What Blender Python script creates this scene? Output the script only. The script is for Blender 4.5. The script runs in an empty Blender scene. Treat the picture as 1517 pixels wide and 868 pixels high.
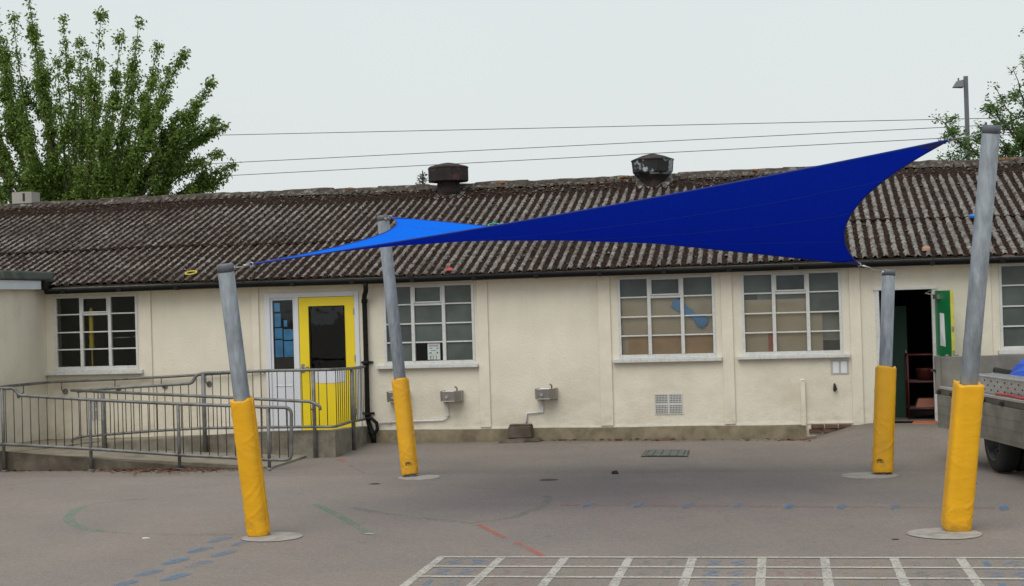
import bpy, math, random
import numpy as np
from mathutils import Vector, Matrix
random.seed(7); rng = np.random.default_rng(7)
PI = math.pi
R_ = math.radians
scene = bpy.context.scene
COL = scene.collection

# ------------------------------------------------------------------ camera
FPX = 2200.0; CX, CY = 758.5, 434.0; EYE = 1.95
YAW = R_(10.7); ROLL = R_(1.68); PITCH = math.atan(15.5 / FPX)
F0 = Vector((-math.sin(YAW), math.cos(YAW), 0)); R0 = Vector((math.cos(YAW), math.sin(YAW), 0)); U0 = Vector((0, 0, 1))
Fw = F0 * math.cos(PITCH) + U0 * math.sin(PITCH); Up = U0 * math.cos(PITCH) - F0 * math.sin(PITCH)
R1 = R0 * math.cos(ROLL) - Up * math.sin(ROLL); U1 = Up * math.cos(ROLL) + R0 * math.sin(ROLL)
EYEP = Vector((0, 0, EYE))
cam_d = bpy.data.cameras.new('camera'); cam = bpy.data.objects.new('camera', cam_d); COL.objects.link(cam)
cam_d.sensor_fit = 'HORIZONTAL'; cam_d.sensor_width = 36; cam_d.lens = 36 * FPX / 1517
cam_d.clip_start = 0.1; cam_d.clip_end = 3000
m3 = Matrix((R1, U1, -Fw)).transposed()
cam.matrix_world = Matrix.Translation(EYEP) @ m3.to_4x4()
scene.camera = cam

def ray(x, y): return Fw + R1 * ((x - CX) / FPX) - U1 * ((y - CY) / FPX)
def atY(x, y, Y): r = ray(x, y); return EYEP + r * (Y / r.y)
def atZ(x, y, z=0.0): r = ray(x, y); return EYEP + r * ((z - EYE) / r.z)

# ------------------------------------------------------------------ world, sun, exposure
SUN_EL, SUN_AZ = 52.0, 195.0      # compass style, clockwise from +Y
w = bpy.data.worlds.new('World'); scene.world = w; w.use_nodes = True
nt = w.node_tree; nt.nodes.clear()
sky = nt.nodes.new('ShaderNodeTexSky'); sky.sky_type = 'NISHITA'; sky.sun_disc = False
sky.sun_elevation = R_(SUN_EL); sky.sun_rotation = R_(SUN_AZ); sky.air_density = 1.0; sky.dust_density = 6.0; sky.ozone_density = 1.0
hs = nt.nodes.new('ShaderNodeHueSaturation'); hs.inputs['Saturation'].default_value = 0.16
tc = nt.nodes.new('ShaderNodeTexCoord')
sx = nt.nodes.new('ShaderNodeSeparateXYZ'); nt.links.new(tc.outputs['Generated'], sx.inputs[0])
cr = nt.nodes.new('ShaderNodeValToRGB')     # the cloud sheet, radiance before the strength
cr.color_ramp.elements[0].position = 0.0; cr.color_ramp.elements[0].color = (8.1, 8.6, 8.5, 1)
cr.color_ramp.elements[1].position = 0.6; cr.color_ramp.elements[1].color = (7.1, 7.8, 8.1, 1)
nt.links.new(sx.outputs['Z'], cr.inputs['Fac'])
nz = nt.nodes.new('ShaderNodeTexNoise'); nz.inputs['Scale'].default_value = 1.6; nz.inputs['Detail'].default_value = 3
nt.links.new(tc.outputs['Generated'], nz.inputs['Vector'])
mr = nt.nodes.new('ShaderNodeMapRange'); mr.inputs['To Min'].default_value = 0.95; mr.inputs['To Max'].default_value = 1.05
nt.links.new(nz.outputs['Fac'], mr.inputs['Value'])
vm = nt.nodes.new('ShaderNodeVectorMath'); vm.operation = 'SCALE'
nt.links.new(cr.outputs['Color'], vm.inputs[0]); nt.links.new(mr.outputs[0], vm.inputs['Scale'])
mx = nt.nodes.new('ShaderNodeMixRGB'); mx.inputs['Fac'].default_value = 0.85
nt.links.new(sky.outputs[0], hs.inputs['Color']); nt.links.new(hs.outputs[0], mx.inputs[1]); nt.links.new(vm.outputs[0], mx.inputs[2])
bg = nt.nodes.new('ShaderNodeBackground'); bg.inputs['Strength'].default_value = 0.1
wo = nt.nodes.new('ShaderNodeOutputWorld')
nt.links.new(mx.outputs[0], bg.inputs['Color']); nt.links.new(bg.outputs[0], wo.inputs['Surface'])

sl = bpy.data.lights.new('sun', 'SUN'); sl.energy = 1.45; sl.angle = R_(48); sl.color = (1.0, 0.96, 0.9)
so = bpy.data.objects.new('sun', sl); COL.objects.link(so)
az, el = R_(SUN_AZ), R_(SUN_EL)
sd = Vector((math.sin(az) * math.cos(el), math.cos(az) * math.cos(el), math.sin(el)))
so.rotation_euler = sd.to_track_quat('Z', 'Y').to_euler(); so.location = (0, 0, 30)

scene.view_settings.view_transform = 'Standard'; scene.view_settings.look = 'None'
scene.view_settings.exposure = 0.06; scene.view_settings.gamma = 1.0; scene.view_settings.use_curve_mapping = False
scene.render.engine = 'CYCLES'
scene.cycles.max_bounces = 8; scene.cycles.transparent_max_bounces = 12

# ------------------------------------------------------------------ materials
def mat(name, base, rough=0.7, metal=0.0, var=0.12, vscale=3.0, bump=0.0, bscale=60.0, spec=0.5,
        col2=None, c2scale=2.0, c2lo=0.5, c2hi=0.65, detail=4, stretch=None):
    m = bpy.data.materials.new(name); m.use_nodes = True
    t = m.node_tree; N = t.nodes; L = t.links
    b = N['Principled BSDF']; b.inputs['Roughness'].default_value = rough; b.inputs['Metallic'].default_value = metal
    b.inputs['Specular IOR Level'].default_value = spec
    g = N.new('ShaderNodeNewGeometry'); vec = g.outputs['Position']
    if stretch:
        mp = N.new('ShaderNodeMapping'); mp.inputs['Scale'].default_value = stretch; L.new(vec, mp.inputs[0]); vec = mp.outputs[0]
    n = N.new('ShaderNodeTexNoise'); n.inputs['Scale'].default_value = vscale; n.inputs['Detail'].default_value = detail
    L.new(vec, n.inputs['Vector'])
    mr = N.new('ShaderNodeMapRange'); mr.inputs['From Min'].default_value = 0.3; mr.inputs['From Max'].default_value = 0.7
    mr.inputs['To Min'].default_value = 1 - var; mr.inputs['To Max'].default_value = 1 + var; L.new(n.outputs['Fac'], mr.inputs['Value'])
    col = None
    if col2:
        n2 = N.new('ShaderNodeTexNoise'); n2.inputs['Scale'].default_value = c2scale; n2.inputs['Detail'].default_value = 6; n2.inputs['Roughness'].default_value = 0.65
        L.new(vec, n2.inputs['Vector'])
        m2 = N.new('ShaderNodeMapRange'); m2.inputs['From Min'].default_value = c2lo; m2.inputs['From Max'].default_value = c2hi; L.new(n2.outputs['Fac'], m2.inputs['Value'])
        mix = N.new('ShaderNodeMixRGB'); mix.inputs[1].default_value = (*base, 1); mix.inputs[2].default_value = (*col2, 1)
        L.new(m2.outputs[0], mix.inputs['Fac']); col = mix.outputs[0]
    v = N.new('ShaderNodeVectorMath'); v.operation = 'SCALE'
    if col: L.new(col, v.inputs[0])
    else: v.inputs[0].default_value = base
    L.new(mr.outputs[0], v.inputs['Scale']); L.new(v.outputs[0], b.inputs['Base Color'])
    if bump > 0:
        n3 = N.new('ShaderNodeTexNoise'); n3.inputs['Scale'].default_value = bscale; n3.inputs['Detail'].default_value = 3
        L.new(vec, n3.inputs['Vector'])
        bp = N.new('ShaderNodeBump'); bp.inputs['Strength'].default_value = bump; bp.inputs['Distance'].default_value = 0.01
        L.new(n3.outputs['Fac'], bp.inputs['Height']); L.new(bp.outputs[0], b.inputs['Normal'])
    return m

M = {}
M['render'] = mat('cream_render', (0.735, 0.68, 0.565), 0.9, var=0.06, vscale=1.3, bump=0.5, bscale=30, spec=0.15,
                  col2=(0.62, 0.56, 0.44), c2scale=0.9, c2lo=0.52, c2hi=0.8)
M['strip'] = mat('cream_cover_strip', (0.725, 0.665, 0.55), 0.8, var=0.06, vscale=4, bump=0.3, bscale=45, spec=0.2)
M['concrete'] = mat('concrete', (0.22, 0.20, 0.16), 0.92, var=0.22, vscale=7, bump=0.5, bscale=50, spec=0.2, col2=(0.12, 0.10, 0.075), c2scale=2.2, c2lo=0.5, c2hi=0.72)
M['plinth'] = mat('plinth_concrete', (0.185, 0.152, 0.10), 0.92, var=0.22, vscale=6, bump=0.5, bscale=50, spec=0.2, col2=(0.12, 0.095, 0.065), c2scale=2.8, c2lo=0.48, c2hi=0.7)
M['kerb_dark'] = mat('dark_stained_concrete', (0.105, 0.086, 0.066), 0.95, var=0.3, vscale=5, bump=0.5, bscale=50, spec=0.15, col2=(0.17, 0.15, 0.12), c2scale=1.8, c2lo=0.5, c2hi=0.72)
M['ramp'] = mat('ramp_screed', (0.27, 0.235, 0.18), 0.92, var=0.15, vscale=4, bump=0.3, bscale=60, spec=0.2, col2=(0.19, 0.16, 0.12), c2scale=3)
M['white'] = mat('white_gloss_paint', (0.62, 0.62, 0.60), 0.4, var=0.05, vscale=6, col2=(0.55, 0.54, 0.50), c2scale=5, c2lo=0.6, c2hi=0.8)
M['upvc'] = mat('white_plastic', (0.66, 0.67, 0.71), 0.35, var=0.03, vscale=3)
M['fascia'] = mat('white_fascia', (0.62, 0.65, 0.70), 0.4, var=0.05, vscale=3, col2=(0.5, 0.5, 0.5), c2scale=3, c2lo=0.6, c2hi=0.8)
M['felt'] = mat('roofing_felt', (0.045, 0.052, 0.046), 0.95, var=0.3, vscale=4, bump=0.5, bscale=40, col2=(0.10, 0.105, 0.085), c2scale=3)
M['black'] = mat('black_gutter', (0.007, 0.007, 0.007), 0.6, var=0.3, vscale=6, spec=0.2)
M['rust'] = mat('rusty_vent_metal', (0.018, 0.013, 0.012), 0.85, var=0.35, vscale=6, bump=0.4, bscale=30, col2=(0.065, 0.028, 0.02), c2scale=6, c2lo=0.52, c2hi=0.7)
M['peel'] = mat('peeling_vent_metal', (0.018, 0.016, 0.016), 0.8, var=0.35, vscale=6, bump=0.4, bscale=30, col2=(0.30, 0.33, 0.35), c2scale=4.5, c2lo=0.50, c2hi=0.54)
M['vent_base'] = mat('lichen_flashing', (0.09, 0.08, 0.07), 0.95, var=0.4, vscale=8, bump=0.5, bscale=40, col2=(0.24, 0.23, 0.2), c2scale=8, c2lo=0.5, c2hi=0.62)
M['yellow_door'] = mat('yellow_door_paint', (0.82, 0.62, 0.015), 0.35, var=0.04, vscale=3)
M['green_door'] = mat('green_door_paint', (0.006, 0.19, 0.06), 0.35, var=0.06, vscale=3)
M['steel'] = mat('stainless_steel', (0.34, 0.32, 0.30), 0.35, metal=0.75, var=0.15, vscale=9)
M['galv'] = mat('galvanised_rail', (0.175, 0.175, 0.17), 0.5, metal=0.35, var=0.25, vscale=7, col2=(0.11, 0.10, 0.09), c2scale=9, c2lo=0.5, c2hi=0.7, bump=0.1)
M['galv_dark'] = mat('galvanised_baluster', (0.085, 0.075, 0.062), 0.6, metal=0.25, var=0.3, vscale=10)
M['pole'] = mat('galvanised_pole', (0.235, 0.26, 0.285), 0.62, metal=0.05, var=0.16, vscale=26, col2=(0.18, 0.20, 0.22), c2scale=10, c2lo=0.45, c2hi=0.6, bump=0.08, bscale=40, stretch=(1, 1, 0.35))
M['cap'] = mat('pole_cap', (0.13, 0.14, 0.165), 0.55, metal=0.2, var=0.15, vscale=20)
M['pad'] = mat('yellow_vinyl_pad', (0.82, 0.415, 0.006), 0.42, var=0.05, vscale=3, bump=0.35, bscale=9, stretch=(1, 1, 2.2))
M['mark_dark'] = mat('black_print', (0.03, 0.02, 0.012), 0.6)
M['footing'] = mat('pale_concrete_disc', (0.38, 0.35, 0.31), 0.93, var=0.14, vscale=12, bump=0.4, bscale=70, col2=(0.28, 0.26, 0.23), c2scale=5)
M['wire'] = mat('steel_wire', (0.42, 0.42, 0.42), 0.35, metal=0.7)
M['cable'] = mat('overhead_cable', (0.10, 0.10, 0.105), 0.7)
M['web'] = mat('dark_blue_webbing', (0.008, 0.025, 0.26), 0.8)
M['alu'] = mat('weathered_aluminium', (0.24, 0.225, 0.19), 0.6, metal=0.2, var=0.2, vscale=3.5, col2=(0.17, 0.158, 0.14), c2scale=2.4, c2lo=0.42, c2hi=0.68, bump=0.12, bscale=15)
M['alu_rim'] = mat('bare_aluminium_rim', (0.42, 0.40, 0.37), 0.45, metal=0.4, var=0.12, vscale=6)
M['alu_ladder'] = mat('light_aluminium', (0.42, 0.42, 0.42), 0.4, metal=0.5, var=0.12, vscale=6)
M['rub'] = mat('rubber', (0.012, 0.012, 0.012), 0.75, var=0.3, vscale=12)
M['rim'] = mat('wheel_steel', (0.04, 0.04, 0.04), 0.5, metal=0.5, var=0.3, vscale=12)
M['chassis'] = mat('dark_chassis', (0.02, 0.018, 0.016), 0.8)
M['brown_band'] = mat('dirty_brown_rave', (0.10, 0.085, 0.068), 0.8, var=0.2, vscale=6)
M['cab'] = mat('cab_white_paint', (0.6, 0.6, 0.6), 0.3)
M['tarp'] = mat('blue_tarpaulin', (0.015, 0.08, 0.50), 0.5, var=0.2, vscale=6, bump=0.6, bscale=10)
M['red'] = mat('red_plastic', (0.45, 0.03, 0.03), 0.45)
M['redmetal'] = mat('red_metal', (0.07, 0.008, 0.008), 0.5)
M['orange'] = mat('orange_plastic', (0.75, 0.16, 0.05), 0.6, var=0.2, vscale=20)
M['brick'] = mat('orange_brick', (0.50, 0.28, 0.20), 0.9, var=0.2, vscale=20)
M['brickred'] = mat('old_brick', (0.13, 0.075, 0.052), 0.95, var=0.35, vscale=9, bump=0.5, bscale=50)
M['yel_ring'] = mat('yellow_ring', (0.62, 0.50, 0.03), 0.4)
M['grn_ring'] = mat('turquoise_ring', (0.01, 0.42, 0.32), 0.4)
M['blue_toy'] = mat('blue_plastic', (0.02, 0.20, 0.62), 0.4)
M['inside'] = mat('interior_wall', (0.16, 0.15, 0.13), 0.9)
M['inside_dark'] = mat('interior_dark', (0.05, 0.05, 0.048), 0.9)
M['dgreen'] = mat('dark_green_cupboard', (0.01, 0.055, 0.03), 0.6)
M['board_beige'] = mat('beige_board', (0.86, 0.73, 0.54), 0.8, var=0.06, vscale=4)
M['board_grey'] = mat('greenish_grey_board', (0.45, 0.47, 0.42), 0.8, var=0.15, vscale=3)
M['card'] = mat('brown_card', (0.78, 0.52, 0.28), 0.8, var=0.12, vscale=5)
M['blue_paper'] = mat('blue_paper', (0.10, 0.42, 0.78), 0.7, var=0.25, vscale=5)
M['balloon'] = mat('blue_foam', (0.14, 0.50, 0.95), 0.6)
M['paper'] = mat('white_paper', (0.72, 0.73, 0.74), 0.7, var=0.03)
M['tape'] = mat('grey_tape', (0.42, 0.42, 0.40), 0.4)
M['ink_red'] = mat('red_ink', (0.35, 0.08, 0.08), 0.7); M['ink_blue'] = mat('blue_ink', (0.10, 0.16, 0.30), 0.7); M['ink_dark'] = mat('grey_ink', (0.09, 0.11, 0.10), 0.7); M['ink_yel'] = mat('yellow_ink', (0.55, 0.5, 0.25), 0.7)
M['louvre'] = mat('white_louvre', (0.58, 0.57, 0.54), 0.5)
M['hole'] = mat('dark_gap', (0.03, 0.028, 0.025), 0.9)
M['bark'] = mat('bark', (0.075, 0.055, 0.04), 0.95, var=0.25, vscale=12, bump=0.5, bscale=20)
M['lamp_post'] = mat('painted_post', (0.13, 0.135, 0.15), 0.6, var=0.1)
M['iron'] = mat('iron_cover', (0.15, 0.155, 0.14), 0.75, metal=0.3, var=0.25, vscale=10)

def dirt(mname, col, zlo, zhi, amt, streak=None, z0=0.0):
    m = M[mname]; t = m.node_tree; N = t.nodes; L = t.links; b = N['Principled BSDF']; src = b.inputs['Base Color'].links[0].from_socket
    g = N.new('ShaderNodeNewGeometry'); sx = N.new('ShaderNodeSeparateXYZ'); L.new(g.outputs['Position'], sx.inputs[0])
    def mp_(v, a, b_, c, d):
        x = N.new('ShaderNodeMapRange'); x.inputs['From Min'].default_value = a; x.inputs['From Max'].default_value = b_; x.inputs['To Min'].default_value = c; x.inputs['To Max'].default_value = d
        L.new(v, x.inputs['Value']); return x.outputs[0]
    mpn = N.new('ShaderNodeMapping'); mpn.inputs['Scale'].default_value = streak or (6, 6, 6); L.new(g.outputs['Position'], mpn.inputs[0])
    n = N.new('ShaderNodeTexNoise'); n.inputs['Scale'].default_value = 1.0; n.inputs['Detail'].default_value = 6; n.inputs['Roughness'].default_value = 0.65; L.new(mpn.outputs[0], n.inputs['Vector'])
    mu = N.new('ShaderNodeMath'); mu.operation = 'MULTIPLY'; L.new(mp_(sx.outputs['Z'], zlo, zhi, 0, amt), mu.inputs[0]); L.new(mp_(n.outputs['Fac'], 0.46, 0.66, 0, 1), mu.inputs[1])
    mx = N.new('ShaderNodeMixRGB'); mx.inputs[2].default_value = (*col, 1); L.new(mu.outputs[0], mx.inputs['Fac']); L.new(src, mx.inputs[1]); L.new(mx.outputs[0], b.inputs['Base Color'])
dirt('render', (0.24, 0.18, 0.11), 0.42, 0.10, 0.28, (5, 5, 8))          # splashed soil at the foot
dirt('render', (0.36, 0.30, 0.21), 0.60, 2.35, 0.14, (5, 5, 0.8))       # rain streaks from the eaves
dirt('render', (0.40, 0.31, 0.20), 1.30, 0.60, 0.30, (1.1, 1.1, 1.6))     # brown damp patches low down
dirt('strip', (0.28, 0.22, 0.15), 0.55, 0.10, 0.42, (5, 5, 8))
dirt('pad', (0.22, 0.12, 0.03), 0.35, 0.0, 0.55, (9, 9, 14))
dirt('pad', (0.45, 0.24, 0.03), 1.3, 0.2, 0.22, (4, 4, 9))
dirt('pole', (0.10, 0.11, 0.12), 1.0, 1.4, 0.35, (30, 30, 3))
dirt('white', (0.30, 0.28, 0.24), 3.0, 1.0, 0.35, (20, 20, 20))

def leafmat(name, c1, c2, c3=None):
    m = bpy.data.materials.new(name); m.use_nodes = True; t = m.node_tree; N = t.nodes; L = t.links
    b = N['Principled BSDF']; b.inputs['Roughness'].default_value = 0.5; b.inputs['Specular IOR Level'].default_value = 0.35
    g = N.new('ShaderNodeNewGeometry'); r = N.new('ShaderNodeValToRGB')
    e = r.color_ramp.elements; e[0].color = (*c1, 1); e[1].color = (*c2, 1)
    if c3: x = e.new(0.88); x.color = (*c2, 1); e[-1].color = (*c3, 1)
    L.new(g.outputs['Random Per Island'], r.inputs['Fac']); L.new(r.outputs[0], b.inputs['Base Color'])
    tr = N.new('ShaderNodeBsdfTranslucent'); L.new(r.outputs[0], tr.inputs['Color'])
    mx = N.new('ShaderNodeMixShader'); mx.inputs['Fac'].default_value = 0.3
    L.new(b.outputs[0], mx.inputs[1]); L.new(tr.outputs[0], mx.inputs[2]); L.new(mx.outputs[0], N['Material Output'].inputs['Surface'])
    return m
M['leaf_cherry'] = leafmat('cherry_leaf', (0.085, 0.150, 0.024), (0.19, 0.29, 0.05), (0.30, 0.34, 0.09))
M['leaf_oak'] = leafmat('hawthorn_leaf', (0.07, 0.14, 0.035), (0.15, 0.25, 0.06))
M['leaf_con'] = leafmat('conifer_needle', (0.05, 0.085, 0.05), (0.09, 0.12, 0.07))
M['litter'] = leafmat('dead_leaf', (0.09, 0.040, 0.022), (0.22, 0.10, 0.055), (0.36, 0.23, 0.14))

def glass(name, tint=(0.93, 0.90, 0.86), rough=0.02, opq=None, opq_fac=0.0):
    m = bpy.data.materials.new(name); m.use_nodes = True; t = m.node_tree; N = t.nodes; L = t.links
    for n in list(N):
        if n.type != 'OUTPUT_MATERIAL': N.remove(n)
    out = N['Material Output']
    gl = N.new('ShaderNodeBsdfGlossy'); gl.inputs['Roughness'].default_value = rough; gl.inputs['Color'].default_value = (0.9, 0.95, 0.95, 1)
    tr = N.new('ShaderNodeBsdfTransparent'); tr.inputs['Color'].default_value = (*tint, 1)
    inner = tr.outputs[0]
    gm = N.new('ShaderNodeNewGeometry')
    if opq:
        df = N.new('ShaderNodeBsdfDiffuse')
        n = N.new('ShaderNodeTexNoise'); n.inputs['Scale'].default_value = 2.2; n.inputs['Detail'].default_value = 5; L.new(gm.outputs['Position'], n.inputs['Vector'])
        rr = N.new('ShaderNodeMapRange'); rr.inputs['From Min'].default_value = 0.3; rr.inputs['From Max'].default_value = 0.7; rr.inputs['To Min'].default_value = 0.65; rr.inputs['To Max'].default_value = 1.35
        L.new(n.outputs['Fac'], rr.inputs['Value'])
        v = N.new('ShaderNodeVectorMath'); v.operation = 'SCALE'; v.inputs[0].default_value = opq; L.new(rr.outputs[0], v.inputs['Scale']); L.new(v.outputs[0], df.inputs['Color'])
        mi = N.new('ShaderNodeMixShader'); mi.inputs['Fac'].default_value = opq_fac; L.new(tr.outputs[0], mi.inputs[1]); L.new(df.outputs[0], mi.inputs[2]); inner = mi.outputs[0]
    fr = N.new('ShaderNodeFresnel'); fr.inputs['IOR'].default_value = 1.5
    # slightly wavy old glass
    wv = N.new('ShaderNodeTexNoise'); wv.inputs['Scale'].default_value = 3.0; L.new(gm.outputs['Position'], wv.inputs['Vector'])
    bp = N.new('ShaderNodeBump'); bp.inputs['Strength'].default_value = 0.12; bp.inputs['Distance'].default_value = 0.02; L.new(wv.outputs['Fac'], bp.inputs['Height']); L.new(bp.outputs[0], gl.inputs['Normal'])
    mx = N.new('ShaderNodeMixShader'); L.new(fr.outputs[0], mx.inputs['Fac']); L.new(inner, mx.inputs[1]); L.new(gl.outputs[0], mx.inputs[2])
    L.new(mx.outputs[0], out.inputs['Surface']); return m
M['glass'] = glass('clear_glass')
M['haze_glass'] = glass('dusty_glass', (0.9, 0.9, 0.88), 0.05, (0.20, 0.195, 0.17), 0.24)
M['frost'] = glass('frosted_glass', (0.5, 0.55, 0.52), 0.25, (0.088, 0.102, 0.094), 0.92)
M['frost_dark'] = glass('dark_obscured_glass', (0.4, 0.45, 0.42), 0.2, (0.06, 0.07, 0.066), 0.8)

def paint(name, col, lo=0.42, hi=0.58, scale=30, maxa=1.0, rough=0.85):
    m = bpy.data.materials.new(name); m.use_nodes = True; t = m.node_tree; N = t.nodes; L = t.links
    b = N['Principled BSDF']; b.inputs['Base Color'].default_value = (*col, 1); b.inputs['Roughness'].default_value = rough; b.inputs['Specular IOR Level'].default_value = 0.2
    g = N.new('ShaderNodeNewGeometry')
    n = N.new('ShaderNodeTexNoise'); n.inputs['Scale'].default_value = scale; n.inputs['Detail'].default_value = 8; n.inputs['Roughness'].default_value = 0.7
    L.new(g.outputs['Position'], n.inputs['Vector'])
    n2 = N.new('ShaderNodeTexNoise'); n2.inputs['Scale'].default_value = 2.5; n2.inputs['Detail'].default_value = 2; L.new(g.outputs['Position'], n2.inputs['Vector'])
    ad = N.new('ShaderNodeMath'); ad.operation = 'MULTIPLY_ADD'; ad.inputs[1].default_value = 0.35; L.new(n2.outputs['Fac'], ad.inputs[0]); L.new(n.outputs['Fac'], ad.inputs[2])
    rr = N.new('ShaderNodeMapRange'); rr.inputs['From Min'].default_value = lo + 0.175; rr.inputs['From Max'].default_value = hi + 0.175; rr.inputs['To Max'].default_value = maxa
    L.new(ad.outputs[0], rr.inputs['Value'])
    tr = N.new('ShaderNodeBsdfTransparent'); mx = N.new('ShaderNodeMixShader')
    L.new(rr.outputs[0], mx.inputs['Fac']); L.new(tr.outputs[0], mx.inputs[1]); L.new(b.outputs[0], mx.inputs[2]); L.new(mx.outputs[0], N['Material Output'].inputs['Surface'])
    return m
M['p_white'] = paint('white_line_paint', (0.52, 0.49, 0.43), 0.30, 0.52, 38, 0.93)
M['p_blue'] = paint('blue_chalk', (0.12, 0.25, 0.42), 0.38, 0.64, 45, 0.68)
M['p_blue_f'] = paint('worn_blue_paint', (0.10, 0.25, 0.45), 0.40, 0.68, 30, 0.75)
M['p_green'] = paint('green_chalk', (0.09, 0.36, 0.20), 0.42, 0.70, 45, 0.58)
M['p_green_f'] = paint('faint_green_chalk', (0.12, 0.22, 0.15), 0.42, 0.70, 25, 0.38)
M['p_red'] = paint('red_chalk', (0.62, 0.16, 0.11), 0.38, 0.66, 45, 0.8)
M['p_red_f'] = paint('faint_red_chalk', (0.42, 0.17, 0.14), 0.42, 0.70, 25, 0.42)
M['p_yel_f'] = paint('worn_yellow_paint', (0.42, 0.36, 0.12), 0.46, 0.72, 22, 0.6)

# asphalt
def asphalt():
    m = bpy.data.materials.new('asphalt'); m.use_nodes = True; t = m.node_tree; N = t.nodes; L = t.links
    b = N['Principled BSDF']; b.inputs['Roughness'].default_value = 0.9; b.inputs['Specular IOR Level'].default_value = 0.25
    g = N.new('ShaderNodeNewGeometry')
    def noise(s, d=5, r=0.6):
        n = N.new('ShaderNodeTexNoise'); n.inputs['Scale'].default_value = s; n.inputs['Detail'].default_value = d; n.inputs['Roughness'].default_value = r
        L.new(g.outputs['Position'], n.inputs['Vector']); return n.outputs['Fac']
    def rng_(v, a, b_, c, d):
        x = N.new('ShaderNodeMapRange'); x.inputs['From Min'].default_value = a; x.inputs['From Max'].default_value = b_; x.inputs['To Min'].default_value = c; x.inputs['To Max'].default_value = d
        L.new(v, x.inputs['Value']); return x.outputs[0]
    def mul(a, b_):
        x = N.new('ShaderNodeMath'); x.operation = 'MULTIPLY'; L.new(a, x.inputs[0]); L.new(b_, x.inputs[1]); return x.outputs[0]
    grain = rng_(noise(110, 2, 0.8), 0.3, 0.7, 0.80, 1.20)
    mid = rng_(noise(14, 5), 0.3, 0.7, 0.95, 1.05)
    big = rng_(noise(0.45, 5, 0.65), 0.3, 0.7, 0.93, 1.06)
    # stones: light and dark specks
    vo = N.new('ShaderNodeTexVoronoi'); vo.inputs['Scale'].default_value = 70; L.new(g.outputs['Position'], vo.inputs['Vector'])
    sp = N.new('ShaderNodeSeparateColor'); L.new(vo.outputs['Color'], sp.inputs[0])
    speck = rng_(sp.outputs['Red'], 0.0, 1.0, 0.88, 1.12)
    f = mul(mul(grain, mid), mul(big, speck))
    # hue patches
    mixc = N.new('ShaderNodeMixRGB'); mixc.inputs[1].default_value = (0.262, 0.222, 0.190, 1); mixc.inputs[2].default_value = (0.240, 0.207, 0.184, 1)
    L.new(rng_(noise(0.8, 3), 0.4, 0.6, 0, 1), mixc.inputs['Fac'])
    # small dark oil / moss spots
    spots = rng_(noise(5.5, 4, 0.6), 0.68, 0.76, 0, 0.6)
    mix2 = N.new('ShaderNodeMixRGB'); mix2.inputs[2].default_value = (0.09, 0.08, 0.07, 1); L.new(spots, mix2.inputs['Fac']); L.new(mixc.outputs[0], mix2.inputs[1])
    # an older strip of tarmac by the building, edge slightly wandering
    sx = N.new('ShaderNodeSeparateXYZ'); L.new(g.outputs['Position'], sx.inputs[0])
    ed = N.new('ShaderNodeMath'); ed.operation = 'ADD'; L.new(sx.outputs['Y'], ed.inputs[0]); L.new(rng_(noise(0.7, 3), 0.0, 1.0, -0.35, 0.35), ed.inputs[1])
    strip = rng_(ed.outputs[0], 16.7, 16.95, 0, 1)
    mix3 = N.new('ShaderNodeMixRGB'); mix3.blend_type = 'MULTIPLY'; mix3.inputs[2].default_value = (0.89, 0.89, 0.89, 1); L.new(strip, mix3.inputs['Fac']); L.new(mix2.outputs[0], mix3.inputs[1])
    # damp dirt line along the wall foot
    dl = rng_(ed.outputs[0], 20.7, 21.4, 0, 0.5)
    mix4 = N.new('ShaderNodeMixRGB'); mix4.inputs[2].default_value = (0.12, 0.10, 0.08, 1); L.new(dl, mix4.inputs['Fac']); L.new(mix3.outputs[0], mix4.inputs[1])
    vc = N.new('ShaderNodeTexVoronoi'); vc.feature = 'DISTANCE_TO_EDGE'; vc.inputs['Scale'].default_value = 0.22
    wn = N.new('ShaderNodeTexNoise'); wn.inputs['Scale'].default_value = 1.6; wn.inputs['Detail'].default_value = 6; L.new(g.outputs['Position'], wn.inputs['Vector'])
    wa = N.new('ShaderNodeVectorMath'); wa.operation = 'MULTIPLY_ADD'; wa.inputs[1].default_value = (0.8, 0.8, 0); L.new(wn.outputs['Color'], wa.inputs[0]); L.new(g.outputs['Position'], wa.inputs[2]); L.new(wa.outputs[0], vc.inputs['Vector'])
    ck = rng_(vc.outputs['Distance'], 0.0, 0.005, 0.16, 0.0); ckm = mul(ck, rng_(noise(0.5, 2), 0.50, 0.62, 0, 1))
    mix5 = N.new('ShaderNodeMixRGB'); mix5.inputs[2].default_value = (0.06, 0.055, 0.05, 1); L.new(ckm, mix5.inputs['Fac']); L.new(mix4.outputs[0], mix5.inputs[1]); mix4 = mix5
    v = N.new('ShaderNodeVectorMath'); v.operation = 'SCALE'; L.new(mix4.outputs[0], v.inputs[0]); L.new(f, v.inputs['Scale']); L.new(v.outputs[0], b.inputs['Base Color'])
    bp = N.new('ShaderNodeBump'); bp.inputs['Strength'].default_value = 0.5; bp.inputs['Distance'].default_value = 0.008
    L.new(noise(90, 4, 0.8), bp.inputs['Height']); L.new(bp.outputs[0], b.inputs['Normal'])
    return m
M['asphalt'] = asphalt()

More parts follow.
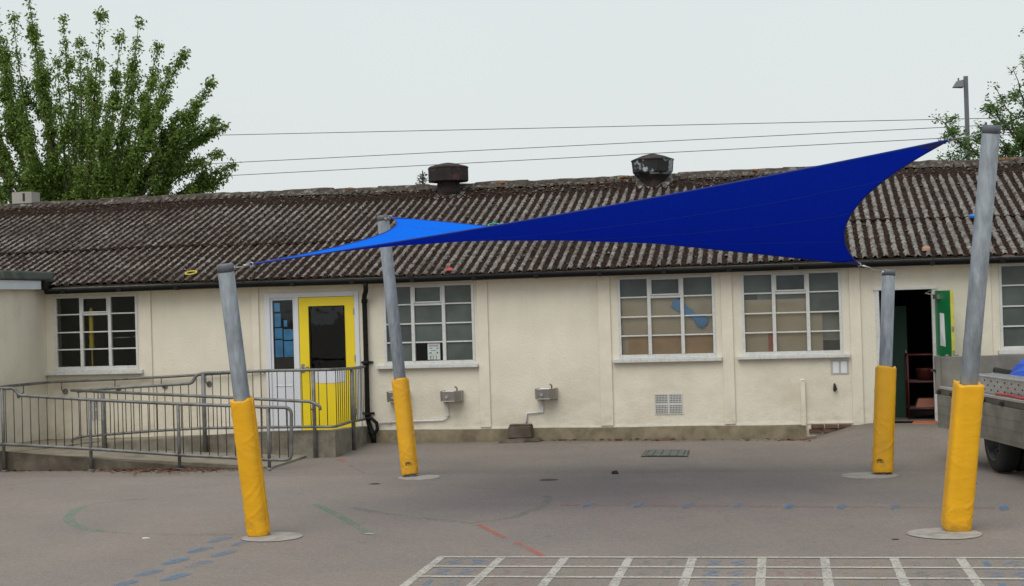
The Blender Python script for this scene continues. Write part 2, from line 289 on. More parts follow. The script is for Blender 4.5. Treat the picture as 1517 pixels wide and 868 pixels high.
# corrugated sheets: lichen crests, moss in the valleys
PITCH_C = 0.1430
def roofmat():
    m = bpy.data.materials.new('corrugated_cement_sheet'); m.use_nodes = True; t = m.node_tree; N = t.nodes; L = t.links
    b = N['Principled BSDF']; b.inputs['Roughness'].default_value = 0.95; b.inputs['Specular IOR Level'].default_value = 0.1
    g = N.new('ShaderNodeNewGeometry'); sx = N.new('ShaderNodeSeparateXYZ'); L.new(g.outputs['Position'], sx.inputs[0])
    at = N.new('ShaderNodeAttribute'); at.attribute_name = 'crest'
    def noise(s, d=5, r=0.6, o=0):
        n = N.new('ShaderNodeTexNoise'); n.inputs['Scale'].default_value = s; n.inputs['Detail'].default_value = d; n.inputs['Roughness'].default_value = r
        mp = N.new('ShaderNodeMapping'); mp.inputs['Location'].default_value = (o, o, 0); L.new(g.outputs['Position'], mp.inputs[0]); L.new(mp.outputs[0], n.inputs['Vector']); return n.outputs['Fac']
    def mp_(v, a, b_, c, d):
        x = N.new('ShaderNodeMapRange'); x.inputs['From Min'].default_value = a; x.inputs['From Max'].default_value = b_; x.inputs['To Min'].default_value = c; x.inputs['To Max'].default_value = d
        L.new(v, x.inputs['Value']); return x.outputs[0]
    def math_(op, a, b_):
        x = N.new('ShaderNodeMath'); x.operation = op
        for i, q in enumerate((a, b_)):
            if isinstance(q, (int, float)): x.inputs[i].default_value = q
            else: L.new(q, x.inputs[i])
        return x.outputs[0]
    # crest colour: weathered grey with pale lichen specks
    c1 = N.new('ShaderNodeMixRGB'); c1.inputs[1].default_value = (0.135, 0.118, 0.106, 1); c1.inputs[2].default_value = (0.29, 0.272, 0.25, 1)
    L.new(mp_(noise(9, 5, 0.62), 0.38, 0.60, 0, 1), c1.inputs['Fac'])
    c2 = N.new('ShaderNodeMixRGB'); c2.inputs[2].default_value = (0.55, 0.53, 0.48, 1); L.new(c1.outputs[0], c2.inputs[1]); L.new(mp_(noise(26, 3, 0.5, 4), 0.68, 0.74, 0, 0.8), c2.inputs['Fac'])
    c2b = N.new('ShaderNodeMixRGB'); c2b.inputs[2].default_value = (0.05, 0.04, 0.035, 1); L.new(c2.outputs[0], c2b.inputs[1]); L.new(mp_(noise(13, 4, 0.6, 9), 0.54, 0.64, 0, 0.75), c2b.inputs['Fac'])
    # blackish algae in large patches
    c2w = N.new('ShaderNodeMixRGB'); c2w.inputs[2].default_value = (0.050, 0.043, 0.040, 1); L.new(c2b.outputs[0], c2w.inputs[1])
    L.new(math_('MULTIPLY', mp_(noise(0.75, 6, 0.7, 21), 0.42, 0.68, 0, 0.75), mp_(sx.outputs['X'], -7.0, 1.5, 1.0, 0.45)), c2w.inputs['Fac']); c2b = c2w
    # moss colour
    c3 = N.new('ShaderNodeMixRGB'); c3.inputs[1].default_value = (0.014, 0.008, 0.006, 1); c3.inputs[2].default_value = (0.048, 0.027, 0.019, 1)
    L.new(mp_(noise(16, 4, 0.6, 7), 0.4, 0.65, 0, 1), c3.inputs['Fac'])
    c4 = N.new('ShaderNodeMixRGB'); c4.inputs[2].default_value = (0.13, 0.12, 0.04, 1); L.new(c3.outputs[0], c4.inputs[1]); L.new(mp_(noise(4, 4, 0.6, 2), 0.68, 0.78, 0, 0.6), c4.inputs['Fac'])
    # how far moss climbs: noisy threshold on crest height, more of it in some patches
    th = math_('ADD', mp_(noise(12, 5, 0.75, 3), 0.28, 0.72, -0.40, 0.40), mp_(noise(0.6, 3, 0.5, 5), 0.3, 0.7, 0.50, 0.74))
    # thicker growth under the ridge capping, at the sheet lap and a bare right end
    th = math_('ADD', th, mp_(sx.outputs['Y'], 24.95, 25.45, 0.0, 0.85))
    lapd = math_('ABSOLUTE', math_('SUBTRACT', sx.outputs['Y'], 22.80), 0.0)
    th = math_('ADD', th, mp_(lapd, 0.02, 0.07, 0.16, 0.0))
    th = math_('ADD', th, mp_(sx.outputs['X'], -10.0, 0.0, 0.10, -0.06))
    k = math_('SUBTRACT', at.outputs['Fac'], th)
    f = mp_(k, -0.04, 0.04, 0, 1)
    c5 = N.new('ShaderNodeMixRGB'); L.new(f, c5.inputs['Fac']); L.new(c4.outputs[0], c5.inputs[1]); L.new(c2b.outputs[0], c5.inputs[2])
    L.new(c5.outputs[0], b.inputs['Base Color'])
    bp = N.new('ShaderNodeBump'); bp.inputs['Strength'].default_value = 0.6; bp.inputs['Distance'].default_value = 0.02
    L.new(noise(28, 4, 0.7), bp.inputs['Height']); L.new(bp.outputs[0], b.inputs['Normal'])
    return m
M['roof'] = roofmat()
M['ridge'] = mat('lichen_ridge_cap', (0.075, 0.062, 0.052), 0.95, var=0.35, vscale=9, bump=0.6, bscale=30, spec=0.1, col2=(0.23, 0.215, 0.185), c2scale=12, c2lo=0.53, c2hi=0.64)

def sailmat():
    m = bpy.data.materials.new('blue_sail_fabric'); m.use_nodes = True; t = m.node_tree; N = t.nodes; L = t.links
    for n in list(N):
        if n.type != 'OUTPUT_MATERIAL': N.remove(n)
    g = N.new('ShaderNodeNewGeometry')
    n = N.new('ShaderNodeTexNoise'); n.inputs['Scale'].default_value = 26; n.inputs['Detail'].default_value = 8; n.inputs['Roughness'].default_value = 0.75; L.new(g.outputs['Position'], n.inputs['Vector'])
    r = N.new('ShaderNodeMapRange'); r.inputs['From Min'].default_value = 0.3; r.inputs['From Max'].default_value = 0.7; r.inputs['To Min'].default_value = 0.86; r.inputs['To Max'].default_value = 1.14; L.new(n.outputs['Fac'], r.inputs['Value'])
    v = N.new('ShaderNodeVectorMath'); v.operation = 'SCALE'; sd_ = N.new('ShaderNodeMixRGB'); sd_.inputs[1].default_value = (0.012, 0.185, 0.92, 1); sd_.inputs[2].default_value = (0.010, 0.060, 0.72, 1)  # top blue, then a darker blue with the underside's shade painted in
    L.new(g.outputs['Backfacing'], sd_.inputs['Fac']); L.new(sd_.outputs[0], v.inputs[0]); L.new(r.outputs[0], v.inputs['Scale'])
    d = N.new('ShaderNodeBsdfDiffuse'); L.new(v.outputs[0], d.inputs['Color'])
    tl = N.new('ShaderNodeBsdfTranslucent'); tl.inputs['Color'].default_value = (0.001, 0.002, 0.36, 1)
    mx = N.new('ShaderNodeMixShader'); mx.inputs['Fac'].default_value = 0.2
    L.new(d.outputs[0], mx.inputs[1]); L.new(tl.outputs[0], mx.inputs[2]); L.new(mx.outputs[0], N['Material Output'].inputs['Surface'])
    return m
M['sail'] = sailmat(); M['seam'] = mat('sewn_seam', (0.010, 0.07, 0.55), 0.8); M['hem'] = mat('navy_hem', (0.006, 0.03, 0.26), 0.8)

# ------------------------------------------------------------------ mesh helpers
class MB:
    def __init__(s): s.v = []; s.f = []; s.mi = []; s.sm = []; s.mats = []; s.cur = 0; s.smooth = False
    def use(s, mt, smooth=None):
        if mt not in s.mats: s.mats.append(mt)
        s.cur = s.mats.index(mt)
        if smooth is not None: s.smooth = smooth
        return s
    def add(s, vs, fs, smooth=None):
        o = len(s.v); s.v += [tuple(x) for x in vs]
        for f in fs: s.f.append([i + o for i in f]); s.mi.append(s.cur); s.sm.append(s.smooth if smooth is None else smooth)
        return s
    def hexa(s, p):   # 8 points: bottom 4 ccw, top 4 ccw
        return s.add(p, [(3, 2, 1, 0), (4, 5, 6, 7), (0, 1, 5, 4), (1, 2, 6, 5), (2, 3, 7, 6), (3, 0, 4, 7)], False)
    def box(s, x0, x1, y0, y1, z0, z1):
        return s.hexa([(x0, y0, z0), (x1, y0, z0), (x1, y1, z0), (x0, y1, z0), (x0, y0, z1), (x1, y0, z1), (x1, y1, z1), (x0, y1, z1)])
    def obox(s, c, ux, uy, hx, hy, z0, z1):   # oriented box: centre c, unit vectors ux uy (2d)
        P = []
        for z in (z0, z1):
            for a, b in ((-1, -1), (1, -1), (1, 1), (-1, 1)):
                P.append((c[0] + ux[0] * hx * a + uy[0] * hy * b, c[1] + ux[1] * hx * a + uy[1] * hy * b, z))
        return s.hexa(P)
    def quad(s, a, b, c, d): return s.add([a, b, c, d], [(0, 1, 2, 3)], False)
    def tube(s, pts, r, n=8, caps=True, smooth=True):
        pts = [Vector(p) for p in pts]; rs = r if isinstance(r, (list, tuple)) else [r] * len(pts)
        vs = []; fs = []; prev = None
        for i, p in enumerate(pts):
            if i == 0: d = pts[1] - p
            elif i == len(pts) - 1: d = p - pts[i - 1]
            else: d = (p - pts[i - 1]).normalized() + (pts[i + 1] - p).normalized()
            d.normalize()
            if prev is None:
                a = Vector((0, 0, 1)) if abs(d.z) < 0.9 else Vector((1, 0, 0)); u = d.cross(a).normalized()
            else: u = (prev - d * prev.dot(d)).normalized()
            prev = u; w_ = d.cross(u)
            for k in range(n):
                t = 2 * PI * k / n; vs.append(p + (u * math.cos(t) + w_ * math.sin(t)) * rs[i])
        for i in range(len(pts) - 1):
            for k in range(n):
                a = i * n + k; b = i * n + (k + 1) % n; fs.append((a, b, b + n, a + n))
        s.add(vs, fs, smooth)
        if caps:
            o = len(s.v) - len(vs)
            s.f.append([o + k for k in range(n)][::-1]); s.mi.append(s.cur); s.sm.append(False)
            o2 = o + (len(pts) - 1) * n
            s.f.append([o2 + k for k in range(n)]); s.mi.append(s.cur); s.sm.append(False)
        return s
    def lathe(s, c, prof, n=24, smooth=True, axis=None):
        vs = []; fs = []
        for (r, z) in prof:
            for k in range(n):
                t = 2 * PI * k / n; vs.append((c[0] + r * math.cos(t), c[1] + r * math.sin(t), c[2] + z))
        for i in range(len(prof) - 1):
            for k in range(n):
                a = i * n + k; b = i * n + (k + 1) % n; fs.append((a, b, b + n, a + n))
        return s.add(vs, fs, smooth)
    def build(s, name, m=None, parent=None, bevel=0):
        me = bpy.data.meshes.new(name); me.from_pydata([tuple(v) for v in s.v], [], s.f)
        if m is not None and not s.mats: s.mats = [m]
        for mm in s.mats: me.materials.append(M[mm])
        if len(s.mats) > 1: me.polygons.foreach_set('material_index', s.mi)
        me.polygons.foreach_set('use_smooth', s.sm)
        me.update()
        o = bpy.data.objects.new(name, me); COL.objects.link(o)
        if parent: 
            o.parent = parent; o.matrix_parent_inverse = Matrix.Translation(-parent.location) if parent.type == 'EMPTY' and parent.parent is None else Matrix.Identity(4)
        if bevel:
            md = o.modifiers.new('bevel', 'BEVEL'); md.width = bevel; md.segments = 2; md.limit_method = 'ANGLE'
        return o

def tag(o, label=None, cat=None, group=None, kind=None):
    if label: o['label'] = label
    if cat: o['category'] = cat
    if group: o['group'] = group
    if kind: o['kind'] = kind
    return o
def thing(name, label, cat, loc=(0, 0, 0), group=None):
    o = bpy.data.objects.new(name, None); o.location = loc; o.empty_display_size = 0.2; COL.objects.link(o)
    return tag(o, label, cat, group)
def arcpts(c, a, b, r, t0, t1, n=6):
    c = Vector(c); a = Vector(a); b = Vector(b)
    return [c + (a * math.cos(t0 + (t1 - t0) * i / n) + b * math.sin(t0 + (t1 - t0) * i / n)) * r for i in range(n + 1)]
def ss(x, a, b):
    t = min(1, max(0, (x - a) / (b - a))); return t * t * (3 - 2 * t)

# ------------------------------------------------------------------ ground
YW = 21.4
def gz(x, y):
    z = -0.06 * ss(y, 15.8, 18.6)
    z += 0.185 * ss(x, 0.1, 1.0) * ss(y, 18.6, 21.2)
    return z
def grid_ground():
    xs = [-400, -150, -60, -30] + [round(-20 + 0.25 * i, 3) for i in range(125)] + [20, 40, 100, 400]
    ys = [-300, -80, -20, 0] + [round(5 + 0.25 * i, 3) for i in range(70)] + [30, 60, 150, 500, 1200]
    vs = [(x, y, gz(x, y) if 5 <= y <= 22.5 else (gz(x, 22) if 22 < y < 50 else 0)) for y in ys for x in xs]
    nx = len(xs); fs = [(j * nx + i, j * nx + i + 1, (j + 1) * nx + i + 1, (j + 1) * nx + i) for j in range(len(ys) - 1) for i in range(nx - 1)]
    b = MB(); b.add(vs, fs, True); return b
o = grid_ground().build('ground', 'asphalt'); tag(o, kind='structure')

# ------------------------------------------------------------------ building
B = thing('school_building', 'long low cream rendered hut with mossy corrugated roof', 'building', (-4, YW, 0))
# openings: x0,x1,z0,z1
WIN = [(-11.30, -9.92, 1.13, 2.27), (-6.00, -4.62, 1.10, 2.28), (-2.49, -1.10, 1.12, 2.285), (-0.72, 0.67, 1.12, 2.29), (2.80, 4.18, 1.12, 2.30)]
YDOOR = (-7.86, -6.38, 0.10, 2.21); GDOOR = (1.13, 1.95, 0.10, 1.98)
ops = sorted(WIN + [YDOOR, GDOOR])
wb = MB(); XL, XR = -17.0, 8.5; ZB, ZT = -0.35, 2.50; y0, y1 = YW, YW + 0.2; ZT = 2.43
x = XL
for (a, b_, c, d) in ops:
    wb.box(x, a, y0, y1, ZB, ZT); wb.box(a, b_, y0, y1, ZB, c); wb.box(a, b_, y0, y1, d, ZT); x = b_
wb.box(x, XR, y0, y1, ZB, ZT)
TP = math.tan(R_(18.6)); RY = 25.95; RZ = 2.42 + (RY - 21.1) * TP   # ridge line
wb.box(XL, XR, 2 * RY - YW - 0.2, 2 * RY - YW, ZB, ZT)
for xx in (XL, XR - 0.2):
    wb.add([(xx, YW + .2, ZB), (xx, 2 * RY - YW - .2, ZB), (xx, 2 * RY - YW - .2, ZT), (xx, RY, RZ - 0.06), (xx, YW + .2, ZT),
            (xx + .2, YW + .2, ZB), (xx + .2, 2 * RY - YW - .2, ZB), (xx + .2, 2 * RY - YW - .2, ZT), (xx + .2, RY, RZ - 0.06), (xx + .2, YW + .2, ZT)],
           [(0, 1, 2, 3, 4), (9, 8, 7, 6, 5)] + [(i, (i + 1) % 5, (i + 1) % 5 + 5, i + 5) for i in range(5)])
wb.build('wall', 'render', B)
# plinth
pb = MB(); n = 60; x0, x1 = -6.30, 0.13
for i in range(n):
    a = x0 + (x1 - x0) * i / n; c = x0 + (x1 - x0) * (i + 1) / n
    q = lambda xx: 0.105 + 0.004 * math.sin(xx * 3.1) 
    d = lambda xx: YW - 0.085 - 0.012 * math.sin(xx * 2.3) - 0.006 * math.sin(xx * 9)
    pb.add([(a, d(a), -0.3), (c, d(c), -0.3), (c, d(c), q(c)), (a, d(a), q(a)), (c, YW - .002, q(c) + .012), (a, YW - .002, q(a) + .012)], [(0, 1, 2, 3), (3, 2, 4, 5)], True)
pb.add([(x1, YW - .085, -.3), (x1, YW, -.3), (x1, YW, .11), (x1, YW - .085, .105)], [(0, 1, 2, 3)])
pb.build('plinth', 'plinth', B)
wl = MB(); wl.use('strip')
for i in range(n):
    a = x0 + (x1 - x0) * i / n; c = x0 + (x1 - x0) * (i + 1) / n
    wl.box(a, c, YW - 0.010, YW - .002, 0.119 + 0.004 * math.sin(a * 3), 0.150 + 0.006 * math.sin(a * 5))
M['whitewash'] = mat('whitewash_line', (0.74, 0.70, 0.60), 0.8, var=.08, vscale=12); wl.mats = ['whitewash']; wl.build('base_line', None, B)
wl2 = MB(); wl2.box(0.14, 0.78, YW - .012, YW - .002, .128, .150); wl2.build('base_line', 'whitewash', B)
# brick course where the plinth has crumbled
bb = MB(); xx = 0.17
for i in range(3):
    for j in range(2):
        bb.box(0.17 + i * .19 + j * .03, 0.345 + i * .19 + j * .03, YW - .045 - .012 * j - 0.01 * (i % 2), YW - .003, 0.0 + j * .062, 0.056 + j * .062)
bb.build('exposed_brickwork', 'brickred', B, bevel=0.008)
# cover strips
for (a, c, zb) in [(-9.88, -9.69, 0.02), (-4.57, -4.41, 0.14), (-2.78, -2.60, 0.14), (-1.01, -0.85, 0.14), (0.78, 0.93, 0.10), (2.53, 2.69, 0.1), (-8.06, -7.95, 0.1), (5.6, 5.76, 0.1)]:
    b = MB(); b.box(a, c, YW - 0.030, YW - .002, zb, 2.42); b.build('cover_strip', 'strip', B, bevel=0.006)
for (a, c) in [(-11.35, -9.87), (-6.06, -4.56), (-2.60, -1.02), (-0.80, 0.76), (2.72, 4.3)]:
    b = MB(); b.box(a, c, YW - 0.018, YW - .002, 2.315, 2.40); b.build('lintel_board', 'strip', B, bevel=0.005)

# windows -----------------------------------------------------
def window(k, frost, sillx, sz0, sz1):
    x0, x1, z0, z1 = WIN[k]
    fy0, fy1 = YW - 0.012, YW + 0.05
    fr = MB(); fw = 0.037
    fr.box(x0, x1, fy0, fy1, z0, z0 + fw); fr.box(x0, x1, fy0, fy1, z1 - fw, z1)
    fr.box(x0, x0 + fw, fy0, fy1, z0 + fw, z1 - fw); fr.box(x1 - fw, x1, fy0, fy1, z0 + fw, z1 - fw)
    w_ = (x1 - x0 - 2 * fw); mw = 0.050
    m1 = x0 + fw + w_ * 0.315 - mw / 2; m2 = x0 + fw + w_ * 0.675 - mw / 2
    for m_ in (m1, m2): fr.box(m_, m_ + mw, fy0 - 0.004, fy1 + .004, z0 + fw, z1 - fw)
    cols = [(x0 + fw, m1), (m1 + mw, m2), (m2 + mw, x1 - fw)]
    h = (z1 - z0 - 2 * fw); rz = [z0 + fw + h * t for t in (0, .25, .5, .76, 1)]
    bw = 0.020
    for ci, (a, c) in enumerate(cols):
        for r in (1, 2, 3):
            t = bw if not (ci == 1 and r == 3) else 0.04
            fr.box(a, c, fy0 + .008, fy1 - .012, rz[r] - t / 2, rz[r] + t / 2)
    # top light sub-frame of the middle column, slightly proud
    a, c = cols[1]
    for q in ((a, a + .018, rz[3] + .02, rz[4]), (c - .018, c, rz[3] + .02, rz[4]), (a + .018, c - .018, rz[4] - .018, rz[4]), (a + .018, c - .018, rz[3] + .02, rz[3] + .04)):
        fr.box(q[0], q[1], fy0 - .010, fy0 + 0.02, q[2], q[3])
    win = MB()
    gy = YW + 0.022
    for ci, (a, c) in enumerate(cols):
        for r in range(4):
            win.use(frost(ci, 3 - r)); win.quad((a - .004, gy, rz[r]), (c + .004, gy, rz[r]), (c + .004, gy, rz[r + 1]), (a - .004, gy, rz[r + 1]))
    p = win.build('window', None, B)
    f = fr.build('frame', 'white', None, bevel=0.003); f.parent = p
    s = MB(); s.box(sillx[0], sillx[1], YW - 0.085, YW + 0.0, sz0 + .012, sz1); s.box(x0 - .01, x1 + .01, YW - 0.03, YW + 0.05, sz1, z0)
    q = s.build('sill', 'white', None, bevel=0.006); q.parent = p
    return p
tag(window(0, lambda c, r: 'glass', (-11.45, -9.83), 1.03, 1.105), 'window of dark clear panes, yellow parasol behind')
tag(window(1, lambda c, r: 'frost_dark' if (c, r) == (0, 2) else ('glass' if (c, r) == (1, 3) else 'frost'), (-6.12, -4.57), 1.02, 1.085), 'window of grey obscured panes with a notice')
tag(window(2, lambda c, r: 'frost' if r == 0 else 'haze_glass', (-2.58, -1.02), 1.035, 1.10), 'window with beige boards and a blue shape inside')
tag(window(3, lambda c, r: 'frost' if r == 0 or (c == 2 and r in (1,)) else 'haze_glass', (-0.80, 0.76), 1.045, 1.105), 'window with beige boards inside')
tag(window(4, lambda c, r: 'frost', (2.76, 4.25), 1.04, 1.11), 'window of grey panes behind the truck')

# yellow door unit ---------------------------------------------
fr = MB(); a, c, z0, z1 = YDOOR
yf0, yf1 = YW - 0.02, YW + 0.07
fr.box(a, a + .085, yf0, yf1, z0, z1); fr.box(c - .07, c, yf0, yf1, z0, z1); fr.box(a + .085, c - .07, yf0, yf1, 2.135, z1)
fr.box(-7.385, -7.325, yf0, yf1, z0, 2.135)
door_unit = fr.build('door_frame', 'upvc', B, bevel=0.005)
sp = MB(); sp.box(-7.775, -7.385, YW + .005, YW + .045, z0, 1.02); sp.box(-7.775, -7.74, YW + .005, YW + .045, 1.02, 2.135); sp.box(-7.42, -7.385, YW + .005, YW + .045, 1.02, 2.135); sp.box(-7.74, -7.42, YW + .005, YW + .045, 2.10, 2.135)
sp.box(-7.72, -7.45, YW - .004, YW + .006, 0.80, 0.815)
spo = sp.build('side_panel', 'upvc', B, bevel=0.004)
g = MB(); g.quad((-7.74, YW + .02, 1.02), (-7.42, YW + .02, 1.02), (-7.42, YW + .02, 2.10), (-7.74, YW + .02, 2.10)); q = g.build('pane', 'glass'); q.parent = spo
# blue sheets stuck inside the side pane, with dark bars
bp_ = MB(); bp_.use('blue_paper'); gy = YW + .03
for (u0, u1, v0, v1) in [(-7.72, -7.63, 1.93, 2.06), (-7.72, -7.62, 1.70, 1.90), (-7.72, -7.60, 1.52, 1.68), (-7.72, -7.60, 1.24, 1.50), (-7.58, -7.43, 1.50, 1.66), (-7.58, -7.43, 1.24, 1.48), (-7.575, -7.52, 1.70, 1.80)]:
    bp_.quad((u0, gy, v0), (u1, gy, v0), (u1, gy, v1), (u0, gy, v1))
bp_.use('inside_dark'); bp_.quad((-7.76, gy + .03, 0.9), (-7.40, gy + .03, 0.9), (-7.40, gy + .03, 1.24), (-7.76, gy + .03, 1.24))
q = bp_.build('paper_sheet'); q.parent = spo
dr = MB(); dx0, dx1 = -7.320, -6.455; dz0, dz1 = 0.11, 2.13; gy0, gy1 = YW - .006, YW + .04
gx0, gx1, gz0, gz1 = -7.155, -6.615, 1.05, 1.985
dr.use('yellow_door'); dr.box(dx0, gx0, gy0, gy1, dz0, dz1); dr.box(gx1, dx1, gy0, gy1, dz0, dz1); dr.box(gx0, gx1, gy0, gy1, gz1, dz1); dr.box(gx0, gx1, gy0, gy1, dz0, gz0)
do = dr.build('door', None, B); tag(do, 'yellow glazed door with white kick band')
g = MB(); g.quad((gx0, YW + .015, gz0), (gx1, YW + .015, gz0), (gx1, YW + .015, gz1), (gx0, YW + .015, gz1)); q = g.build('pane', 'glass'); q.parent = do
wbnd = MB()      # white curved panel below the glass
K = 14
for i in range(K):
    t0, t1 = i / K, (i + 1) / K; xa = gx0 - .0 + (gx1 - gx0 + .0) * t0; xb = gx0 + (gx1 - gx0) * t1
    za = 0.855 - .02 * math.sin(PI * t0); zb = 0.855 - .02 * math.sin(PI * t1)
    wbnd.quad((xa, gy0 - .004, za), (xb, gy0 - .004, zb), (xb, gy0 - .004, 1.045), (xa, gy0 - .004, 1.045))
q = wbnd.build('white_panel', 'upvc'); q.parent = do
bead = MB(); 
for (u0, u1, v0, v1) in [(gx0 - .012, gx0 + .006, gz0, gz1), (gx1 - .006, gx1 + .012, gz0, gz1), (gx0 - .012, gx1 + .012, gz1 - .004, gz1 + .012)]: bead.box(u0, u1, gy0 - .008, gy0 + .004, v0, v1)
q = bead.build('glazing_bead', 'black'); q.parent = do
hb = MB(); hb.box(-7.30, -7.255, gy0 - .012, gy0, 1.0, 1.13); hb.tube([(-7.278, gy0 - .01, 1.085), (-7.278, gy0 - .055, 1.085), (-7.17, gy0 - .055, 1.08)], 0.011, 8)
q = hb.build('handle', 'steel'); q.parent = do
for z in (0.35, 1.15, 1.85): hg = MB(); hg.box(-6.462, -6.445, gy0 - .018, gy0, z, z + .1); q = hg.build('hinge', 'steel'); q.parent = do

# green door ---------------------------------------------------
a, c, z0, z1 = GDOOR
fr = MB(); fr.box(a, a + .055, YW - .02, YW + .08, z0, z1); fr.box(c - .055, c, YW - .02, YW + .08, z0, z1); fr.box(a - .02, c + .02, YW - .035, YW + .08, z1, z1 + .035)
fr.build('door_frame', 'white', B, bevel=0.004)
hp = Vector((1.955, YW - .03)); dd = Vector((0.14, -0.76)).normalized(); nn = Vector((-dd.y, dd.x)); LW = 0.74
dm = MB(); dm.use('green_door')
c2 = hp + dd * LW / 2 + nn * 0.0; dm.obox(c2, dd, nn, LW / 2, .021, 0.17, 1.955)
dgo = dm.build('door', None, B, bevel=0.003); tag(dgo, 'green door standing open')
ye = MB(); c3 = hp + dd * (LW + .006) + nn * .0; ye.obox(c3, dd, nn, .006, .0215, 0.17, 1.952)
M['edge_yellow'] = mat('dull_yellow_edge', (0.52, 0.47, 0.06), 0.5, var=.15, vscale=12)
yo = ye.build('door_edge', 'edge_yellow'); yo.parent = dgo
e1 = MB(); c4 = hp + dd * (LW - .07) - nn * .03
pn = MB(); 
def leafpt(t, off, z): p = hp + dd * t - nn * (0.021 + off); return (p.x, p.y, z)
# which face looks left (towards -x)?
sgn = -1 if nn.x > 0 else 1
def lp(t, off, z): p = hp + dd * t + nn * sgn * (0.021 + off); return (p.x, p.y, z)
pn.add([lp(.22, .004, 1.20), lp(.48, .004, 1.19), lp(.45, .004, 1.64), lp(.24, .004, 1.65), lp(.34, .03, 1.42)], [(0, 1, 4), (1, 2, 4), (2, 3, 4), (3, 0, 4)])
pp = pn.build('paper_sheet', 'paper'); pp.parent = dgo
cl = MB(); p0 = hp + dd * .18 + nn * sgn * .045; cl.obox(p0, dd, nn, .1, .025, 1.84, 1.90); cl.tube([lp(.1, .04, 1.9), lp(.02, .14, 1.92), (1.90, YW - .03, 1.965)], .008, 6)
q = cl.build('door_closer', 'steel'); q.parent = dgo
hh = MB(); hh.tube([lp(.66, 0, 1.08), lp(.66, .05, 1.08), lp(.56, .05, 1.08)], .011, 6)
pr = hp + dd * .68 - nn * sgn * .025
hh.tube([(pr.x, pr.y, 1.08), (pr.x + .06, pr.y, 1.08)], .011, 6)
q = hh.build('handle', 'steel'); q.parent = dgo; hh = MB(); hh.obox(hp + dd * (LW + .014), dd, nn, .003, .014, 1.0, 1.15); q = hh.build('lock_plate', 'steel'); q.parent = dgo; hh = MB(); hh.obox(hp + dd * (LW + .014), dd, nn, .003, .012, 1.40, 1.47)
q = hh.build('lock_plate', 'steel'); q.parent = dgo
th_ = MB(); th_.box(GDOOR[0], GDOOR[1], YW - .06, YW + .25, 0.0, 0.125); th_.build('threshold', 'concrete', B, bevel=.006)

# roof ---------------------------------------------------------
def sheet_course(s0, s1, lift, name_seed, side=1, xl=XL - .2, xr=XR + .3, detail=True):
    """s along slope distance in Y from the eave (21.1)."""
    per = 10 if detail else 6
    nx = int((xr - xl) / PITCH_C * per); ny = 46 if detail else 4
    X = xl + np.arange(nx + 1) * (PITCH_C / per)
    ph = 2 * PI * (X - xl) / PITCH_C
    cr_ = (np.sin(ph) * .5 + .5)
    S = np.linspace(s0, s1, ny + 1)
    XX, SS_ = np.meshgrid(X, S); CR = np.tile(cr_, (ny + 1, 1))
    rs = np.random.default_rng(name_seed)
    # lumpy moss lying in the valleys
    lump = rs.random((ny + 1, nx + 1)); lump = (lump + np.roll(lump, 1, 1) + np.roll(lump, -1, 1)) / 3
    moss = np.where(CR < 0.55, (0.55 - CR) * 0.030 + (lump - .40) * 0.050, (lump - .5) * .006)
    sag = 0.012 * np.sin(XX * 0.55 + 1) + 0.008 * np.sin(XX * 1.7)
    sheet = np.floor((XX - xl) / (PITCH_C * 7)); tilt = (np.sin(sheet * 12.9898) * 0.5) * 0.006
    jx = (rs.random((ny + 1, nx + 1)) - .5) * 0.004
    Z = 2.42 + SS_ * TP + lift + (CR - .5) * 0.060 + moss + sag + tilt + (rs.random((ny + 1, nx + 1)) - .5) * .004
    Y = 21.1 + SS_ + 0.0 * XX
    # sheets' lower ends are a little uneven
    Y[0, :] += (np.sin(sheet[0, :] * 7.3) * 0.012)
    V = np.stack([XX + jx, Y if side == 1 else 2 * RY - Y, Z], -1).reshape(-1, 3)
    idx = np.arange((ny + 1) * (nx + 1)).reshape(ny + 1, nx + 1)
    Fq = np.stack([idx[:-1, :-1], idx[:-1, 1:], idx[1:, 1:], idx[1:, :-1]], -1).reshape(-1, 4)
    if side != 1: Fq = Fq[:, ::-1]
    return V, Fq, CR.reshape(-1)
parts = []
mid = 1.72
for (a, c, l, sd_) in [(0, mid + .10, 0.0, 1), (mid, RY - 21.1 + .02, 0.022, 2)]:
    parts.append(sheet_course(a, c, l, sd_))
parts.append(sheet_course(0, RY - 21.1, 0.0, 3, side=-1, detail=False))
V = np.concatenate([p[0] for p in parts]); off = 0; FF = []; 
for p in parts: FF.append(p[1] + off); off += len(p[0])
FF = np.concatenate(FF); CRv = np.concatenate([p[2] for p in parts])
me = bpy.data.meshes.new('roof'); me.vertices.add(len(V)); me.vertices.foreach_set('co', V.astype(np.float32).ravel())
me.loops.add(len(FF) * 4); me.loops.foreach_set('vertex_index', FF.astype(np.int32).ravel())
me.polygons.add(len(FF)); me.polygons.foreach_set('loop_start', np.arange(0, len(FF) * 4, 4, dtype=np.int32)); me.polygons.foreach_set('loop_total', np.full(len(FF), 4, dtype=np.int32))
me.update(calc_edges=True); me.polygons.foreach_set('use_smooth', [True] * len(FF))
at = me.attributes.new('crest', 'FLOAT', 'POINT'); at.data.foreach_set('value', CRv.astype(np.float32))
me.materials.append(M['roof']); me.validate()
roof = bpy.data.objects.new('roof', me); COL.objects.link(roof); roof.parent = B; roof.matrix_parent_inverse = Matrix.Translation(-B.location)
md = roof.modifiers.new('thick', 'SOLIDIFY'); md.thickness = 0.009; md.offset = -1
def child(o, par): o.parent = par; return o
